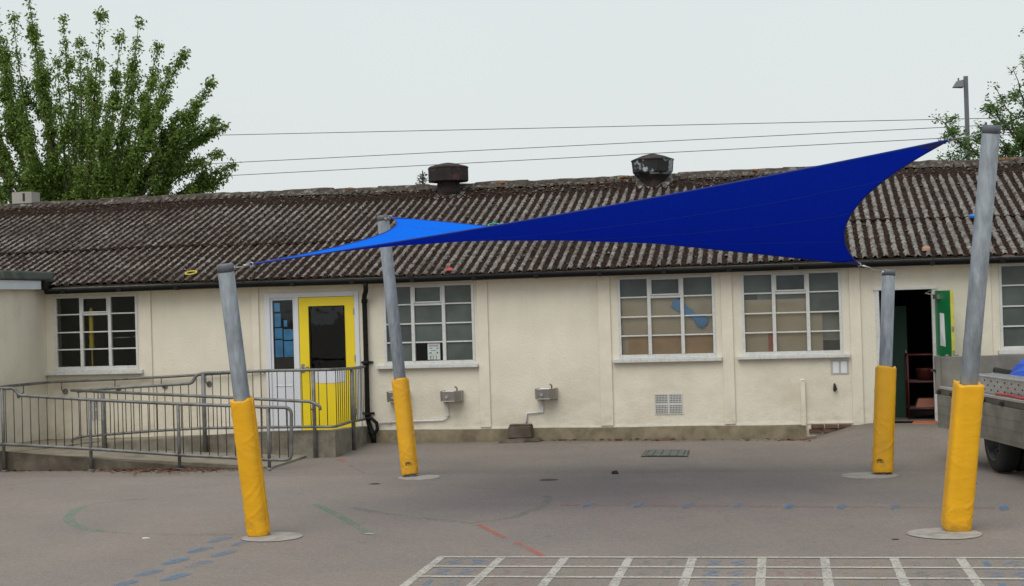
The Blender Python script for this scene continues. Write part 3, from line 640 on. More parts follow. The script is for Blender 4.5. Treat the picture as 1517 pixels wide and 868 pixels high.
# ridge capping: overlapping half-round lengths with flanges
RCL = 0.9; k = 0; xx = XL - .2
rc = MB(); prof = []
for t in range(-2, 3): pass
while xx < XR + .3:
    dz = 0.010 * (k % 2) + random.uniform(-.006, .006)
    P = [(-0.24, -0.24 * TP + .035), (-0.10, -0.10 * TP + .045), (-0.085, .02), (-0.06, .065), (0, .085), (0.06, .065), (0.085, .02), (0.10, -0.10 * TP + .045), (0.24, -0.24 * TP + .035)]
    vs = []; fs = []; nseg = 6
    for i in range(nseg + 1):
        X_ = xx + (RCL + .05) * i / nseg
        for (py, pz) in P: vs.append((X_, RY + py, RZ + pz + dz + random.uniform(-.010, .010) + 0.012 * math.sin(X_ * .55 + 1)))
    np_ = len(P)
    for i in range(nseg):
        for j in range(np_ - 1): fs.append((i * np_ + j, (i + 1) * np_ + j, (i + 1) * np_ + j + 1, i * np_ + j + 1))
    fs.append(tuple(range(np_))[::-1]); fs.append(tuple(nseg * np_ + j for j in range(np_)))
    rc.add(vs, fs, False); xx += RCL; k += 1
child(rc.build('ridge_cap', 'ridge'), roof)
# moss lumps strewn on the sheets near the ridge and in valleys
ml = MB(); 
for i in range(2600):
    X_ = random.uniform(-15.5, 4.8); s = random.choice([random.uniform(4.15, 4.72), random.uniform(4.5, 4.8), random.uniform(0.15, 4.6)])
    z = 2.42 + s * TP + (.03 if s > 1.8 else .012); r = random.uniform(.012, .034)
    n = 6; c = Vector((X_, 21.1 + s, z))
    vs = [(c.x + r * math.cos(2 * PI * k / n) * random.uniform(.7, 1.3), c.y + r * math.sin(2 * PI * k / n) * random.uniform(.7, 1.6), c.z) for k in range(n)] + [(c.x, c.y, c.z + r * .9)]
    ml.add(vs, [(k, (k + 1) % n, n) for k in range(n)], True)
M['moss'] = mat('moss_clump', (0.05, 0.035, 0.022), 0.95, var=0.5, vscale=4, col2=(0.16, 0.15, 0.12), c2scale=5)
tag(child(ml.build('moss', 'moss'), roof), kind='stuff')
ol = MB()
for (px_o, rr_) in ((1493, .10), (1475, .05), (925, .05), (745, .06), (520, .04), (1120, .05)):
    cx_o = atY(px_o, 250, RY).x
    for q_ in range(14):
        a_ = random.uniform(0, 2 * PI); d_ = rr_ * random.random(); ux_, uy_ = cx_o + 1.5 * d_ * math.cos(a_), RY - .07 + .05 * math.sin(a_); r0 = random.uniform(.012, .03)
        zc = RZ + .062 + .012 * math.sin(ux_ * .55 + 1)
        ol.add([(ux_ + r0 * math.cos(2 * PI * k / 6), uy_ - .01 + .3 * r0 * math.sin(2 * PI * k / 6), zc + r0 * .8 * math.sin(2 * PI * k / 6)) for k in range(6)] + [(ux_, uy_ - .03, zc + .012)], [(k, (k + 1) % 6, 6) for k in range(6)], True)
M['lichen'] = mat('orange_lichen', (0.30, 0.12, 0.035), 0.95, var=.4, vscale=20); tag(child(ol.build('lichen', 'lichen'), roof), kind='stuff')
# roof ventilators
def ventilator(px, kind):
    cx = atY(px, 280, RY).x; b = MB(); zb = RZ - .14; VY = RY - .42
    if kind == 0:
        b.use('rust'); b.lathe((cx, VY, zb), [(.20, -.28), (.20, .0), (.215, .02), (.20, .06), (.20, .22)], 20)
        b.lathe((cx, VY, zb), [(.355, .215), (.362, .225), (.362, .44), (.368, .445), (.368, .465), (.33, .485), (.14, .535), (.05, .55), (0, .552)], 10, smooth=False)
        b.lathe((cx, VY, zb), [(.34, .215), (.20, .20)], 20)
        b.use('vent_base'); b.hexa([(cx - .34, VY - .36, zb - .14), (cx + .34, VY - .36, zb - .14), (cx + .34, VY + .3, zb + .08), (cx - .34, VY + .3, zb + .08), (cx - .26, VY - .28, zb - .07), (cx + .26, VY - .28, zb - .07), (cx + .26, VY + .26, zb + .12), (cx - .26, VY + .26, zb + .12)])
    else:
        b.use('rust'); b.lathe((cx, VY, zb), [(.20, -.2), (.20, .02), (.21, .08), (.30, .17)], 18)
        b.use('peel'); b.lathe((cx, VY, zb), [(.30, .17), (.345, .22), (.36, .40), (.372, .425)], 10, smooth=False)
        b.use('rust'); b.lathe((cx, VY, zb), [(.372, .425), (.372, .435), (.20, .50), (.06, .535), (0, .54)], 10, smooth=False)
        b.use('vent_base'); b.hexa([(cx - .36, VY - .28, zb - .12), (cx + .36, VY - .28, zb - .12), (cx + .36, VY + .38, zb + .10), (cx - .36, VY + .38, zb + .10), (cx - .27, VY - .12, zb + .03), (cx + .27, VY - .12, zb + .03), (cx + .30, VY + .34, zb + .20), (cx - .30, VY + .34, zb + .20)])
    return child(b.build('roof_ventilator'), roof)
tag(ventilator(672.5, 0), 'rusty drum roof ventilator with straight sides'); tag(ventilator(971, 1), 'roof ventilator with peeling pale paint')
ch = MB(); ch.use('vent_base'); cxa, cxb = -14.44, -14.06
ch.box(cxa, cxb, RY - .1, RY + .2, RZ - .1, RZ + .27); M['chim_pale'] = mat('pale_block', (0.34, 0.31, 0.28), 0.9); ch.use('chim_pale'); ch.box(cxa - .01, cxb + .01, RY - .11, RY + .21, RZ + .06, RZ + .275)
ch.use('hole'); ch.box(-14.23, -14.185, RY - .115, RY, RZ + .10, RZ + .25)
child(ch.build('vent_stack'), roof)
# gutter
gm_ = MB()
segs = 40; XA, XB = -11.30, XR + .3
prof = [(0, 0), (0, -.035), (-.02, -.07), (-.05, -.082), (-.08, -.07), (-.098, -.035), (-.10, 0), (-.094, 0), (-.09, -.03), (-.05, -.07), (-.01, -.03), (-.006, 0)]
vs = []; fs = []
for i in range(segs + 1):
    X_ = XA + (XB - XA) * i / segs
    for (py, pz) in prof: vs.append((X_, 21.185 + py, 2.386 + pz + .004 * math.sin(X_ * 1.3)))
n = len(prof)
for i in range(segs):
    for j in range(n): fs.append((i * n + j, i * n + (j + 1) % n, (i + 1) * n + (j + 1) % n, (i + 1) * n + j))
fs += [tuple(range(n)), tuple(segs * n + j for j in range(n))[::-1]]
gm_.add(vs, fs, True); gut = gm_.build('gutter', 'black', B)
X_ = XA + .3
while X_ < XB:
    b = MB(); b.box(X_, X_ + .03, 21.08, 21.19, 2.300, 2.318); b.box(X_ - .02, X_ + .05, 21.075, 21.10, 2.305, 2.375); child(b.build('bracket', 'black'), gut); X_ += 0.92
fb = MB(); fb.box(XA, XB, 21.19, 21.215, 2.30, 2.398); fb.box(XA, XB, 21.215, YW - .002, 2.385, 2.397); fb.build('fascia_board', 'strip', B)
# downpipe
dp = MB(); px_ = -6.26
dp.tube([(-6.19, 21.14, 2.34), (-6.19, 21.14, 2.26), (-6.20, 21.18, 2.20), (-6.25, 21.27, 2.13), (-6.27, 21.32, 2.06), (-6.27, 21.33, 1.9), (-6.27, 21.33, 0.35), (-6.26, 21.33, 0.24), (-6.22, 21.31, 0.14), (-6.17, 21.27, 0.03), (-6.17, 21.26, -.05)], 0.037, 12)
for z in (2.02, 1.10, 0.33): dp.tube([(-6.27, 21.33, z), (-6.27, 21.33, z + .06)], 0.047, 12)
for z in (1.12, 0.36): dp.box(-6.36, -6.18, 21.365, 21.395, z, z + .03)
dpo = dp.build('downpipe', 'black', B)
b = MB(); b.tube([(-6.30, 21.29, .30), (-6.20, 21.27, .31), (-6.12, 21.27, .24), (-6.11, 21.27, .14), (-6.17, 21.27, .06), (-6.24, 21.28, .10)], .028, 8); child(b.build('waste_bend', 'black'), dpo)
# air vents
def airvent(x0, x1, z0, z1, nx, nz):
    b = MB(); b.use('louvre'); b.box(x0, x1, YW - .010, YW - .003, z0, z1); b.use('hole')
    for hx in range(2):
        for hz in range(2):
            a = x0 + .012 + hx * (x1 - x0) / 2; c = x0 - .012 + (hx + 1) * (x1 - x0) / 2; d = z0 + .012 + hz * (z1 - z0) / 2; e = z0 - .012 + (hz + 1) * (z1 - z0) / 2
            for i in range(nx):
                for j in range(nz):
                    u = a + (c - a) * (i + .22) / nx; v = d + (e - d) * (j + .22) / nz
                    y = YW - .0125; b.quad((u, y, v), (u + (c - a) * .56 / nx, y, v), (u + (c - a) * .56 / nx, y, v + (e - d) * .56 / nz), (u, y, v + (e - d) * .56 / nz))
    return b.build('air_vent', None, B)
airvent(-2.00, -1.60, 0.29, 0.59, 8, 5); airvent(-10.78, -10.60, 0.34, 0.66, 4, 6)
# stub of old pipe boxing on the wall
b = MB(); b.box(0.065, 0.135, YW - .045, YW - .002, 0.02, 0.745); b.lathe((0.10, YW - .0235, .745), [(.034, 0), (.024, .015), (0, .02)], 10); b.build('pipe_boxing', 'strip', B, bevel=.012)
# interior shell
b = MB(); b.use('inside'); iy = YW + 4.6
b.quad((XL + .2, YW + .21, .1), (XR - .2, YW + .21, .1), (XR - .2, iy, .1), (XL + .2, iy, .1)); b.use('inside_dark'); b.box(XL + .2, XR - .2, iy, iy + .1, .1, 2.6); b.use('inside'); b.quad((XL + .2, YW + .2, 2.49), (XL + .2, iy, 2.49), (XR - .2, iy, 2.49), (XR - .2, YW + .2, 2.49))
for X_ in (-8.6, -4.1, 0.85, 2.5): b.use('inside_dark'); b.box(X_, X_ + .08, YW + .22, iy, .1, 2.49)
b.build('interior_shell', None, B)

# ------------------------------------------------------------------ annex
A = thing('annex', 'cream rendered annex with flat felt roof and white fascia at left edge', 'building', (-13, 17, 0))
b = MB(); b.box(-16.5, -11.45, 11.5, YW - .003, -.3, 2.43); b.build('wall', 'render', A)
b = MB(); b.hexa([(-16.7, 11.3, 2.515), (-11.26, 11.3, 2.515), (-11.26, 21.30, 2.515), (-16.7, 21.30, 2.515), (-16.7, 11.35, 2.66), (-11.32, 11.35, 2.655), (-11.32, 21.52, 2.655), (-16.7, 21.52, 2.66)])
b.build('roof', 'felt', A, bevel=.03)
b = MB(); b.box(-11.45 + .002, -11.31, 11.3, 21.03, 2.375, 2.512); b.build('fascia', 'fascia', A, bevel=.006)
b = MB(); b.use('black'); b.box(-11.46, -11.22, 21.04, YW - .05, 2.37, 2.515); b.build('gutter_outlet', None, A, bevel=.02)

# ------------------------------------------------------------------ interior things seen through the glass
def parasol():
    PX_ = atY(136, 500, YW + .12).x
    t = thing('parasol', 'folded yellow parasol behind the dark pane window', 'parasol', (-10.68, YW + .12, 1.1))
    b = MB(); b.lathe((PX_, YW + .12, 0), [(.012, 1.40), (.045, 1.46), (.035, 1.55), (.042, 1.60), (.036, 1.8), (.036, 2.0), (.022, 2.06), (0, 2.08)], 9); b.build('canopy', 'yel_ring', t)
    b = MB(); b.tube([(PX_, YW + .12, .2), (PX_, YW + .12, 1.55)], .012, 6); b.build('pole', 'yel_ring', t)
parasol()
b = MB()
b.tube([(-10.42, YW + .12, 1.58), (-10.40, YW + .12, 1.60), (-10.1, YW + .12, 1.60)], .010, 6); b.tube([(-10.06, YW + .12, 1.61), (-10.02, YW + .12, 1.61), (-9.99, YW + .12, 1.55)], .014, 6)
b.tube([(-10.42, YW + .12, 1.58), (-10.42, YW + .12, .2)], .006, 5)
tag(b.build('clothes_rail', 'wire'), 'thin pale metal rail behind the dark pane window', 'rail')
def board(name, x0, x1, z0, z1, m, y, lab, rot=0):
    b = MB(); b.box(x0, x1, YW + y, YW + y + .02, z0, z1); return tag(b.build(name, m), lab, 'board')
board('display_board', -2.45, -1.14, 1.05, 2.00, 'board_beige', .085, 'beige board leaning inside the window with the blue shape')
board('card_sheet', -2.36, -1.15, 1.05, 1.42, 'card', .062, 'brown card sheet along the foot of the beige board')
board('display_board', -0.68, 0.40, 1.05, 1.90, 'board_beige', .085, 'beige board inside the window right of the blue shape')
board('display_board', -0.5, 0.66, 1.3, 2.2, 'board_grey', .14, 'greenish grey board behind the right hand beige board')
board('card_sheet', -0.36, -0.30, 1.1, 1.42, 'orange', .062, 'orange brown strip of card in the right hand beige board window')
b = MB(); c0 = Vector((-1.70, YW + .05, 1.91)); c1 = Vector((-1.22, YW + .05, 1.56))
b.tube([c0 + (c1 - c0) * t for t in (0, .03, .18, .26, .32, .68, .74, .80, .96, 1)], [.01, .075, .085, .075, .055, .05, .075, .095, .09, .01], 14)
b.v = [(x_, YW + .05 + (y_ - YW - .05) * .25, z_) for x_, y_, z_ in b.v]
tag(b.build('foam_shape', 'balloon'), 'blue dumbbell shaped thing hanging inside the window', 'toy')
# notice in the window
t = thing('window_notice', 'pale notice with small pictures stuck in the obscured window', 'notice', (-5.25, YW + .03, 1.14))
b = MB(); nx0, nx1, nz0, nz1 = -5.345, -5.155, 1.150, 1.395; yy = YW + .016
M['notice'] = mat('notice_paper', (0.50, 0.56, 0.54), 0.5); b.box(nx0, nx1, yy, yy + .002, nz0, nz1); b.build('sheet', 'notice', t)
b = MB(); 
def bit(mn, u0, u1, v0, v1): b.use(mn); b.quad((nx0 + u0 * (nx1 - nx0), yy - .002, nz0 + v0 * (nz1 - nz0)), (nx0 + u1 * (nx1 - nx0), yy - .002, nz0 + v0 * (nz1 - nz0)), (nx0 + u1 * (nx1 - nx0), yy - .002, nz0 + v1 * (nz1 - nz0)), (nx0 + u0 * (nx1 - nx0), yy - .002, nz0 + v1 * (nz1 - nz0)))
for i in range(8): bit('ink_red', .12 + i * .095, .12 + i * .095 + .05, .80, .89); bit('notice', .135 + i * .095, .15 + i * .095, .82, .85)
bit('ink_blue', .18, .38, .68, .73); bit('ink_blue', .72, .86, .67, .73)
for i in range(5): bit('ink_blue', .27 + i * .08, .27 + i * .08 + .045, .53, .59)
bit('ink_dark', .14, .32, .38, .45); bit('ink_dark', .72, .86, .38, .46); bit('ink_yel', .14, .7, .26, .33)
bit('ink_dark', .18, .27, .10, .22); bit('ink_dark', .42, .47, .10, .22); bit('ink_dark', .66, .72, .10, .22)
for o_ in (.36, .55, .8): bit('ink_dark', o_ - .2, o_ - .05, .02, .05)
pr_ = b.build('printing', None, t)
# two papers on the wall
t = thing('wall_papers', 'pair of white sheets taped to the wall beside the green door', 'notice', (.62, YW, .9))
b = MB(); x0, x1, z0, z1 = .495, .745, .815, 1.02
b.box(x0, x1, YW - .006, YW - .003, z0, z1); b.build('tape_border', 'tape', t)
for (a, c) in ((.525, .605), (.635, .715)):
    b = MB(); b.box(a, c, YW - .010, YW - .0065, .838, 1.0); b.build('sheet', 'paper', t)
b = MB(); b.tube([(.54, YW - .01, .69), (.54, YW - .03, .67), (.545, YW - .045, .61), (.535, YW - .02, .585)], [.010, .018, .030, .012], 8)
tag(b.build('wall_hook', 'hole'), 'small dark hook fixing on the wall under the taped sheets', 'hook')

# doorway contents
t = thing('cupboard', 'dark green cupboard just inside the open doorway', 'cupboard', (1.35, YW + 1, 0))
b = MB(); b.box(1.10, 1.62, YW + .9, YW + 1.4, .12, 1.75); b.build('carcass', 'dgreen', t, bevel=.01)
b = MB(); b.box(1.585, 1.60, YW + .885, YW + .9, .9, 1.1); b.build('handle', 'steel', t)
t = thing('trolley', 'red metal frame trolley inside the open doorway', 'trolley', (1.8, YW + .6, .1))
b = MB()
tx0, tx1, ty0, ty1 = 1.58, 2.2, YW + .45, YW + .85
for (u, v) in ((tx0, ty0), (tx1, ty0), (tx0, ty1), (tx1, ty1)): b.tube([(u, v, .14), (u, v, 1.05)], .014, 6)
for z in (.28, .66, 1.05):
    b.tube([(tx0, ty0, z), (tx1, ty0, z), (tx1, ty1, z), (tx0, ty1, z), (tx0, ty0, z)], .014, 6)
b.build('frame', 'redmetal', t)
for z_ in (.285, .665): b = MB(); b.box(tx0, tx1, ty0, ty1, z_, z_ + .015); b.build('shelf', 'inside_dark', t)
b = MB(); b.hexa([(1.68, YW + .5, .30), (2.15, YW + .5, .30), (2.15, YW + .8, .30), (1.68, YW + .8, .30), (1.72, YW + .54, .42), (2.1, YW + .54, .42), (2.1, YW + .76, .42), (1.72, YW + .76, .42)])
M['dorange'] = mat('dull_orange', (0.22, 0.07, 0.03), 0.6, var=0.2); tag(b.build('toy_tray', 'dorange'), 'orange tray on the lower shelf of the red trolley', 'tray')
b = MB(); b.lathe((1.85, YW + .62, .68), [(0, 0), (.13, 0), (.15, .16), (.155, .17), (.12, .17), (0, .15)], 14); tag(b.build('tub', 'redmetal'), 'dark red tub on the upper shelf of the red trolley', 'tub')
M['dorange2'] = mat('faded_orange', (0.40, 0.12, 0.06), 0.7, var=.2)
b = MB(); b.hexa([(1.56, YW - .20, .115), (1.90, YW - .26, .110), (1.92, YW - .04, .128), (1.60, YW - .02, .13), (1.56, YW - .20, .135), (1.90, YW - .26, .125), (1.92, YW - .04, .15), (1.60, YW - .02, .15)])
tag(b.build('door_mat', 'dorange2', bevel=.008), 'orange flat mat on the threshold of the open doorway', 'mat')

# ------------------------------------------------------------------ drinking fountains and their pipes
def fountain(xc, zc, lab):
    t = thing('drinking_fountain', lab, 'drinking fountain', (xc, YW, zc), 'steel drinking fountains on the cream wall')
    b = MB(); w2 = .15; d = .24
    P = [(-w2, 0), (w2, 0), (w2, -d * .55), (w2 * .45, -d), (-w2 * .75, -d), (-w2, -d * .8)]
    vs = [(xc + x_, YW - .003 + y_, zc - .085 + (.02 if y_ < -.1 else 0)) for x_, y_ in P] + [(xc + x_ * 1.03, YW - .003 + y_ * 1.03, zc + .085) for x_, y_ in P] + [(xc + x_ * .8, YW - .003 + y_ * .82 - .012, zc + .085) for x_, y_ in P] + [(xc + x_ * .5, YW - .05 + y_ * .5, zc + .03) for x_, y_ in P]
    n = 6; fs = [tuple(range(n))]
    for l in range(3): fs += [(l * n + i, l * n + (i + 1) % n, (l + 1) * n + (i + 1) % n, (l + 1) * n + i) for i in range(n)]
    fs.append(tuple(3 * n + i for i in range(n))[::-1]); b.add(vs, fs); b.build('bowl', 'steel', t, bevel=.006)
    b = MB(); b.tube([(xc - .045, YW - d - .005, zc), (xc - .045, YW - d - .03, zc)], .022, 12); b.build('push_button', 'alu_rim', t)
    b = MB(); b.tube([(xc + .085, YW - .12, zc + .06), (xc + .085, YW - .12, zc + .115), (xc + .072, YW - .14, zc + .14), (xc + .06, YW - .15, zc + .145)], .012, 8); b.build('spout', 'steel', t)
fountain(-5.78, .615, 'steel drinking fountain partly hidden behind the far left sail post')
fountain(-4.97, .61, 'steel drinking fountain left of the cover strip, under the obscured window')
fountain(-3.56, .62, 'steel drinking fountain alone on blank wall above the concrete block')
b = MB(); y = YW - .025
b.tube([(-5.06, y, .53), (-5.05, y, .35), (-5.07, y, .285), (-5.13, y, .255), (-5.7, y, .245), (-6.11, y, .235), (-6.12, y, .15)], .011, 8)
b.tube([(-5.80, y, .53), (-5.80, y, .25)], .011, 8)
for (u, v) in ((-5.055, .33), (-5.95, .24), (-5.8, .31)): b.box(u - .02, u + .02, YW - .045, YW - .003, v - .012, v + .012)
tag(b.build('water_pipe', 'upvc'), 'thin white pipe run along the wall foot joining the two left fountains', 'pipe')
b = MB(); b.tube([(-3.63, y, .54), (-3.63, y, .355), (-3.87, y, .34), (-3.88, y, .18)], .014, 8)
tag(b.build('water_pipe', 'upvc'), 'short stepped white pipe below the lone fountain on blank wall', 'pipe')
b = MB(); b.hexa([(-4.13, YW - .26, 0.0), (-3.77, YW - .26, 0.0), (-3.76, YW - .09, 0.0), (-4.12, YW - .09, 0.0), (-4.11, YW - .25, .165), (-3.78, YW - .25, .17), (-3.77, YW - .09, .18), (-4.11, YW - .09, .17)])
b.box(-4.10, -3.78, YW - .24, YW - .09, .172, .195)
tag(b.build('concrete_block', 'kerb_dark', bevel=.012), 'squat brown concrete block against the wall foot', 'block')
b = MB(); b.hexa([(-4.25, YW - .42, -.09), (-3.85, YW - .40, -.09), (-3.80, YW - .14, -.09), (-4.20, YW - .14, -.09), (-4.22, YW - .38, -.02), (-3.88, YW - .36, -.03), (-3.80, YW - .14, .0), (-4.18, YW - .14, .0)])
b.hexa([(-4.02, YW - .27, -.06), (-3.66, YW - .30, -.06), (-3.62, YW - .14, -.06), (-4.0, YW - .14, -.06), (-4.0, YW - .26, -.002), (-3.7, YW - .28, -.01), (-3.66, YW - .14, .0), (-3.98, YW - .14, .0)])
tag(b.build('broken_kerb', 'kerb_dark', bevel=.015), 'crumbled concrete step piece under the squat block', 'rubble')
for i, (px, py, sx_, lab) in enumerate([(980, 651, .28, 'thin brown slab flush by the plinth near the iron cover'), (1190, 648, .60, 'long thin brown slab by the plinth end under the pipe boxing')]):
    p = atZ(px, py, -.05 if i == 0 else -.03); g0 = gz(p.x, p.y)
    b = MB(); b.hexa([(p.x - sx_ / 2, p.y - .10, g0 - .02), (p.x + sx_ / 2, p.y - .09, g0 - .02), (p.x + sx_ / 2 + .02, p.y + .10, g0 - .02), (p.x - sx_ / 2 + .03, p.y + .10, g0 - .02), (p.x - sx_ / 2, p.y - .10, g0 + .015), (p.x + sx_ / 2, p.y - .09, g0 + .015), (p.x + sx_ / 2 + .02, p.y + .10, g0 + .02), (p.x - sx_ / 2 + .03, p.y + .10, g0 + .02)])
    tag(b.build('brick_slab', 'brickred', bevel=.008), lab, 'slab')

# ------------------------------------------------------------------ access ramp
RP = thing('access_ramp', 'concrete access ramp doubling back up to the yellow door', 'ramp', (-8, 19, 0))
def quadprism(b, pts, zb): # pts: 4 top points ccw; skirt to zb
    vs = [tuple(p) for p in pts] + [(p[0], p[1], zb) for p in pts]
    b.add(vs, [(0, 1, 2, 3), (7, 6, 5, 4)] + [(i + 4, (i + 1) % 4 + 4, (i + 1) % 4, i) for i in range(4)])
YF, YI = 17.90, 19.33
b = MB(); quadprism(b, [(-10.15, YF, .19), (-6.55, YF, -.03), (-6.55, YI, -.03), (-10.15, YI, .12)], -.3); b.build('lower_flight', 'ramp', RP)
b = MB(); quadprism(b, [(-11.44, YF, .19), (-10.15, YF, .19), (-10.15, 21.39, .06), (-11.44, 21.39, .05)], -.3); b.build('turning_platform', 'ramp', RP)
b = MB(); quadprism(b, [(-10.15, YI, .115), (-8.1, YI, .145), (-8.1, 21.39, .10), (-10.15, 21.39, .06)], -.3); b.build('upper_flight', 'ramp', RP)
b = MB(); quadprism(b, [(-8.1, YI, .14), (-6.12, YI, .14), (-6.30, 21.39, .115), (-8.1, 21.39, .10)], -.3); b.build('landing', 'concrete', RP)
# kerb walls: outer (front) kerb of the lower flight
b = MB(); N_ = 16
def strip_wall(b, P, th=.12):
    for i in range(len(P) - 1):
        (xa, ya, za), (xb, yb, zb) = P[i], P[i + 1]
        d = Vector((xb - xa, yb - ya)).normalized(); nrm = Vector((-d.y, d.x)) * th
        b.hexa([(xa, ya, -.35), (xb, yb, -.35), (xb + nrm.x, yb + nrm.y, -.35), (xa + nrm.x, ya + nrm.y, -.35), (xa, ya, za), (xb, yb, zb), (xb + nrm.x, yb + nrm.y, zb), (xa + nrm.x, ya + nrm.y, za)])
strip_wall(b, [(-11.44, 17.84, .225), (-10.25, 17.84, .215), (-8.96, 17.84, .105), (-7.75, 17.84, .005), (-6.9, 17.84, -.045)], .05); b.build('front_kerb', 'kerb_dark', RP)
b = MB(); b.use('concrete'); strip_wall(b, [(-9.50, 19.28, .175), (-8.0, 19.28, .255), (-7.04, 19.28, .30), (-6.40, 19.28, .305), (-6.13, 19.28, .305), (-6.19, 20.3, .26), (-6.28, 21.38, .185)], .14)
b.build('inner_kerb_wall', None, RP, bevel=.012)

# ------------------------------------------------------------------ railings
def rnd(P, r=.05, n=4):   # round the corners of a polyline
    P = [Vector(p) for p in P]; out = [P[0]]
    for i in range(1, len(P) - 1):
        a, b_, c = P[i - 1], P[i], P[i + 1]; d1 = (a - b_); d2 = (c - b_); l = min(r, d1.length * .45, d2.length * .45)
        p1 = b_ + d1.normalized() * l; p2 = b_ + d2.normalized() * l
        for k in range(n + 1):
            t = k / n; out.append(p1 * (1 - t) ** 2 + b_ * 2 * t * (1 - t) + p2 * t * t)
    out.append(P[-1]); return out
RAILR = .0215
def lerpz(P, x):
    for i in range(len(P) - 1):
        (xa, za), (xb, zb) = P[i], P[i + 1]
        if xa <= x <= xb: return za + (zb - za) * (x - xa) / (xb - xa)
    return P[-1][1] if x > P[-1][0] else P[0][1]
# front railing D
YD = 17.79
t = thing('guard_rail', 'front galvanised guard rail along the kerb of the lower ramp flight', 'railing', (-8, YD, 0), 'galvanised railings of the ramp')
topD = [(-12.2, 1.05), (-9.985, 1.037), (-9.93, .945), (-8.938, .870), (-7.725, .797), (-6.522, .735)]
botD = [(-12.2, .33), (-10.18, .314), (-8.956, .239), (-7.744, .149), (-6.542, .077)]
b = MB(); loop = [(x_, YD, z_) for x_, z_ in topD] + [(-6.22, YD, .725), (-6.235, YD, .068)] + [(x_, YD, z_) for x_, z_ in botD[::-1]]
b.tube(rnd(loop, .09, 5), RAILR, 10); b.build('rail_loop', 'galv', t)
for X_ in (-10.16, -8.94, -7.73, -6.53, -11.38):
    zt = lerpz(topD, X_); b = MB(); b.tube([(X_, YD, -.09), (X_, YD, zt - .01)], RAILR, 10); 
    b.tube([(X_, YD, gz(X_, YD) - .02), (X_, YD, gz(X_, YD) + .025)], .045, 10); b.build('post', 'galv', t)
X_ = -12.1
while X_ < -6.26:
    if min(abs(X_ - q_) for q_ in (-10.16, -8.94, -7.73, -6.53, -11.38)) > .04:
        b = MB(); b.tube([(X_, YD, lerpz(botD, X_)), (X_, YD, lerpz(topD, X_))], .0062, 6); b.build('baluster', 'galv_dark', t)
    X_ += .1165
# inner railing A
YA = 19.24
t = thing('guard_rail', 'rear galvanised guard rail on the inner wall turning the landing corner to the downpipe', 'railing', (-8, YA, 0), 'galvanised railings of the ramp')
topA = [(-9.85, .900), (-9.473, .930), (-8.145, .982), (-8.09, 1.083), (-7.994, 1.118), (-7.019, 1.133), (-6.40, 1.130), (-6.12, 1.130)]
botA = [(-9.94, .240), (-9.80, .27), (-9.492, .290), (-8.709, .337), (-8.016, .365), (-6.42, .362), (-6.12, .358)]
sideT = [(-6.12, 19.24, 1.130), (-6.175, 20.3, 1.095), (-6.29, 21.36, 1.076)]; sideB = [(-6.12, 19.24, .358), (-6.19, 20.3, .345), (-6.30, 21.36, .293)]
b = MB(); b.tube(rnd([(x_, YA, z_) for x_, z_ in topA[:-1]] + sideT, .10, 5), RAILR, 10); b.build('top_rail', 'galv', t)
b = MB(); b.tube(rnd([(-9.95, YA, .20)] + [(x_, YA, z_) for x_, z_ in botA[:-1]] + sideB, .10, 5), RAILR * .9, 10); b.build('bottom_rail', 'galv', t)
for X_ in (-9.47, -7.98, -6.405):
    b = MB(); b.tube([(X_, YA, -.08), (X_, YA, lerpz(topA, X_) - .01)], .029 if X_ != -6.405 else .026, 10); b.build('post', 'galv', t)
b = MB(); b.tube([(-6.165, 20.25, -.08), (-6.165, 20.25, 1.09)], .03, 10); b.build('post', 'galv', t)
X_ = -9.83
while X_ < -6.15:
    if min(abs(X_ - q_) for q_ in (-9.47, -7.98, -6.405)) > .045:
        b = MB(); b.tube([(X_, YA, lerpz(botA, X_)), (X_, YA, lerpz(topA, X_))], .0062, 6); b.build('baluster', 'galv_dark', t)
    X_ += .1165
for i in range(1, 18):
    if i == 9: continue
    u = i / 18; j = 0 if u < .5 else 1; uu = (u - .5 * j) * 2
    T = Vector(sideT[j]).lerp(Vector(sideT[j + 1]), uu); Bo = Vector(sideB[j]).lerp(Vector(sideB[j + 1]), uu)
    b = MB(); b.tube([Bo, T], .0062, 6); b.build('baluster', 'galv_dark', t)
# low handrail C in front of A
YC = 19.10
t = thing('handrail', 'low sloping handrail hooked down at its end on the inner guard rail', 'handrail', (-8, YC, 0), 'handrails of the ramp')
cz = lambda px, py: atY(px, py, YC)
p0, p1, p2, p3 = cz(105, 578), cz(300, 587), cz(462, 595), cz(474, 602)
b = MB(); b.tube(rnd([p0 + Vector((0, .0, 0)), p1, p2, p3, p3 + Vector((.0, 0, -.05))], .05, 4), RAILR, 10); b.build('rail', 'galv', t)
for X_ in (-9.47, -7.98, -6.405):
    f_ = (X_ - p0.x) / (p2.x - p0.x); z_ = p0.z + (p2.z - p0.z) * f_
    b = MB(); b.tube([(X_, YC, z_ - .015), (X_ - .0, YC, z_ - .09), (X_, YC + .03, z_ - .11), (X_, YA - .02, z_ - .11)], .008, 6); b.build('bracket', 'galv', t)
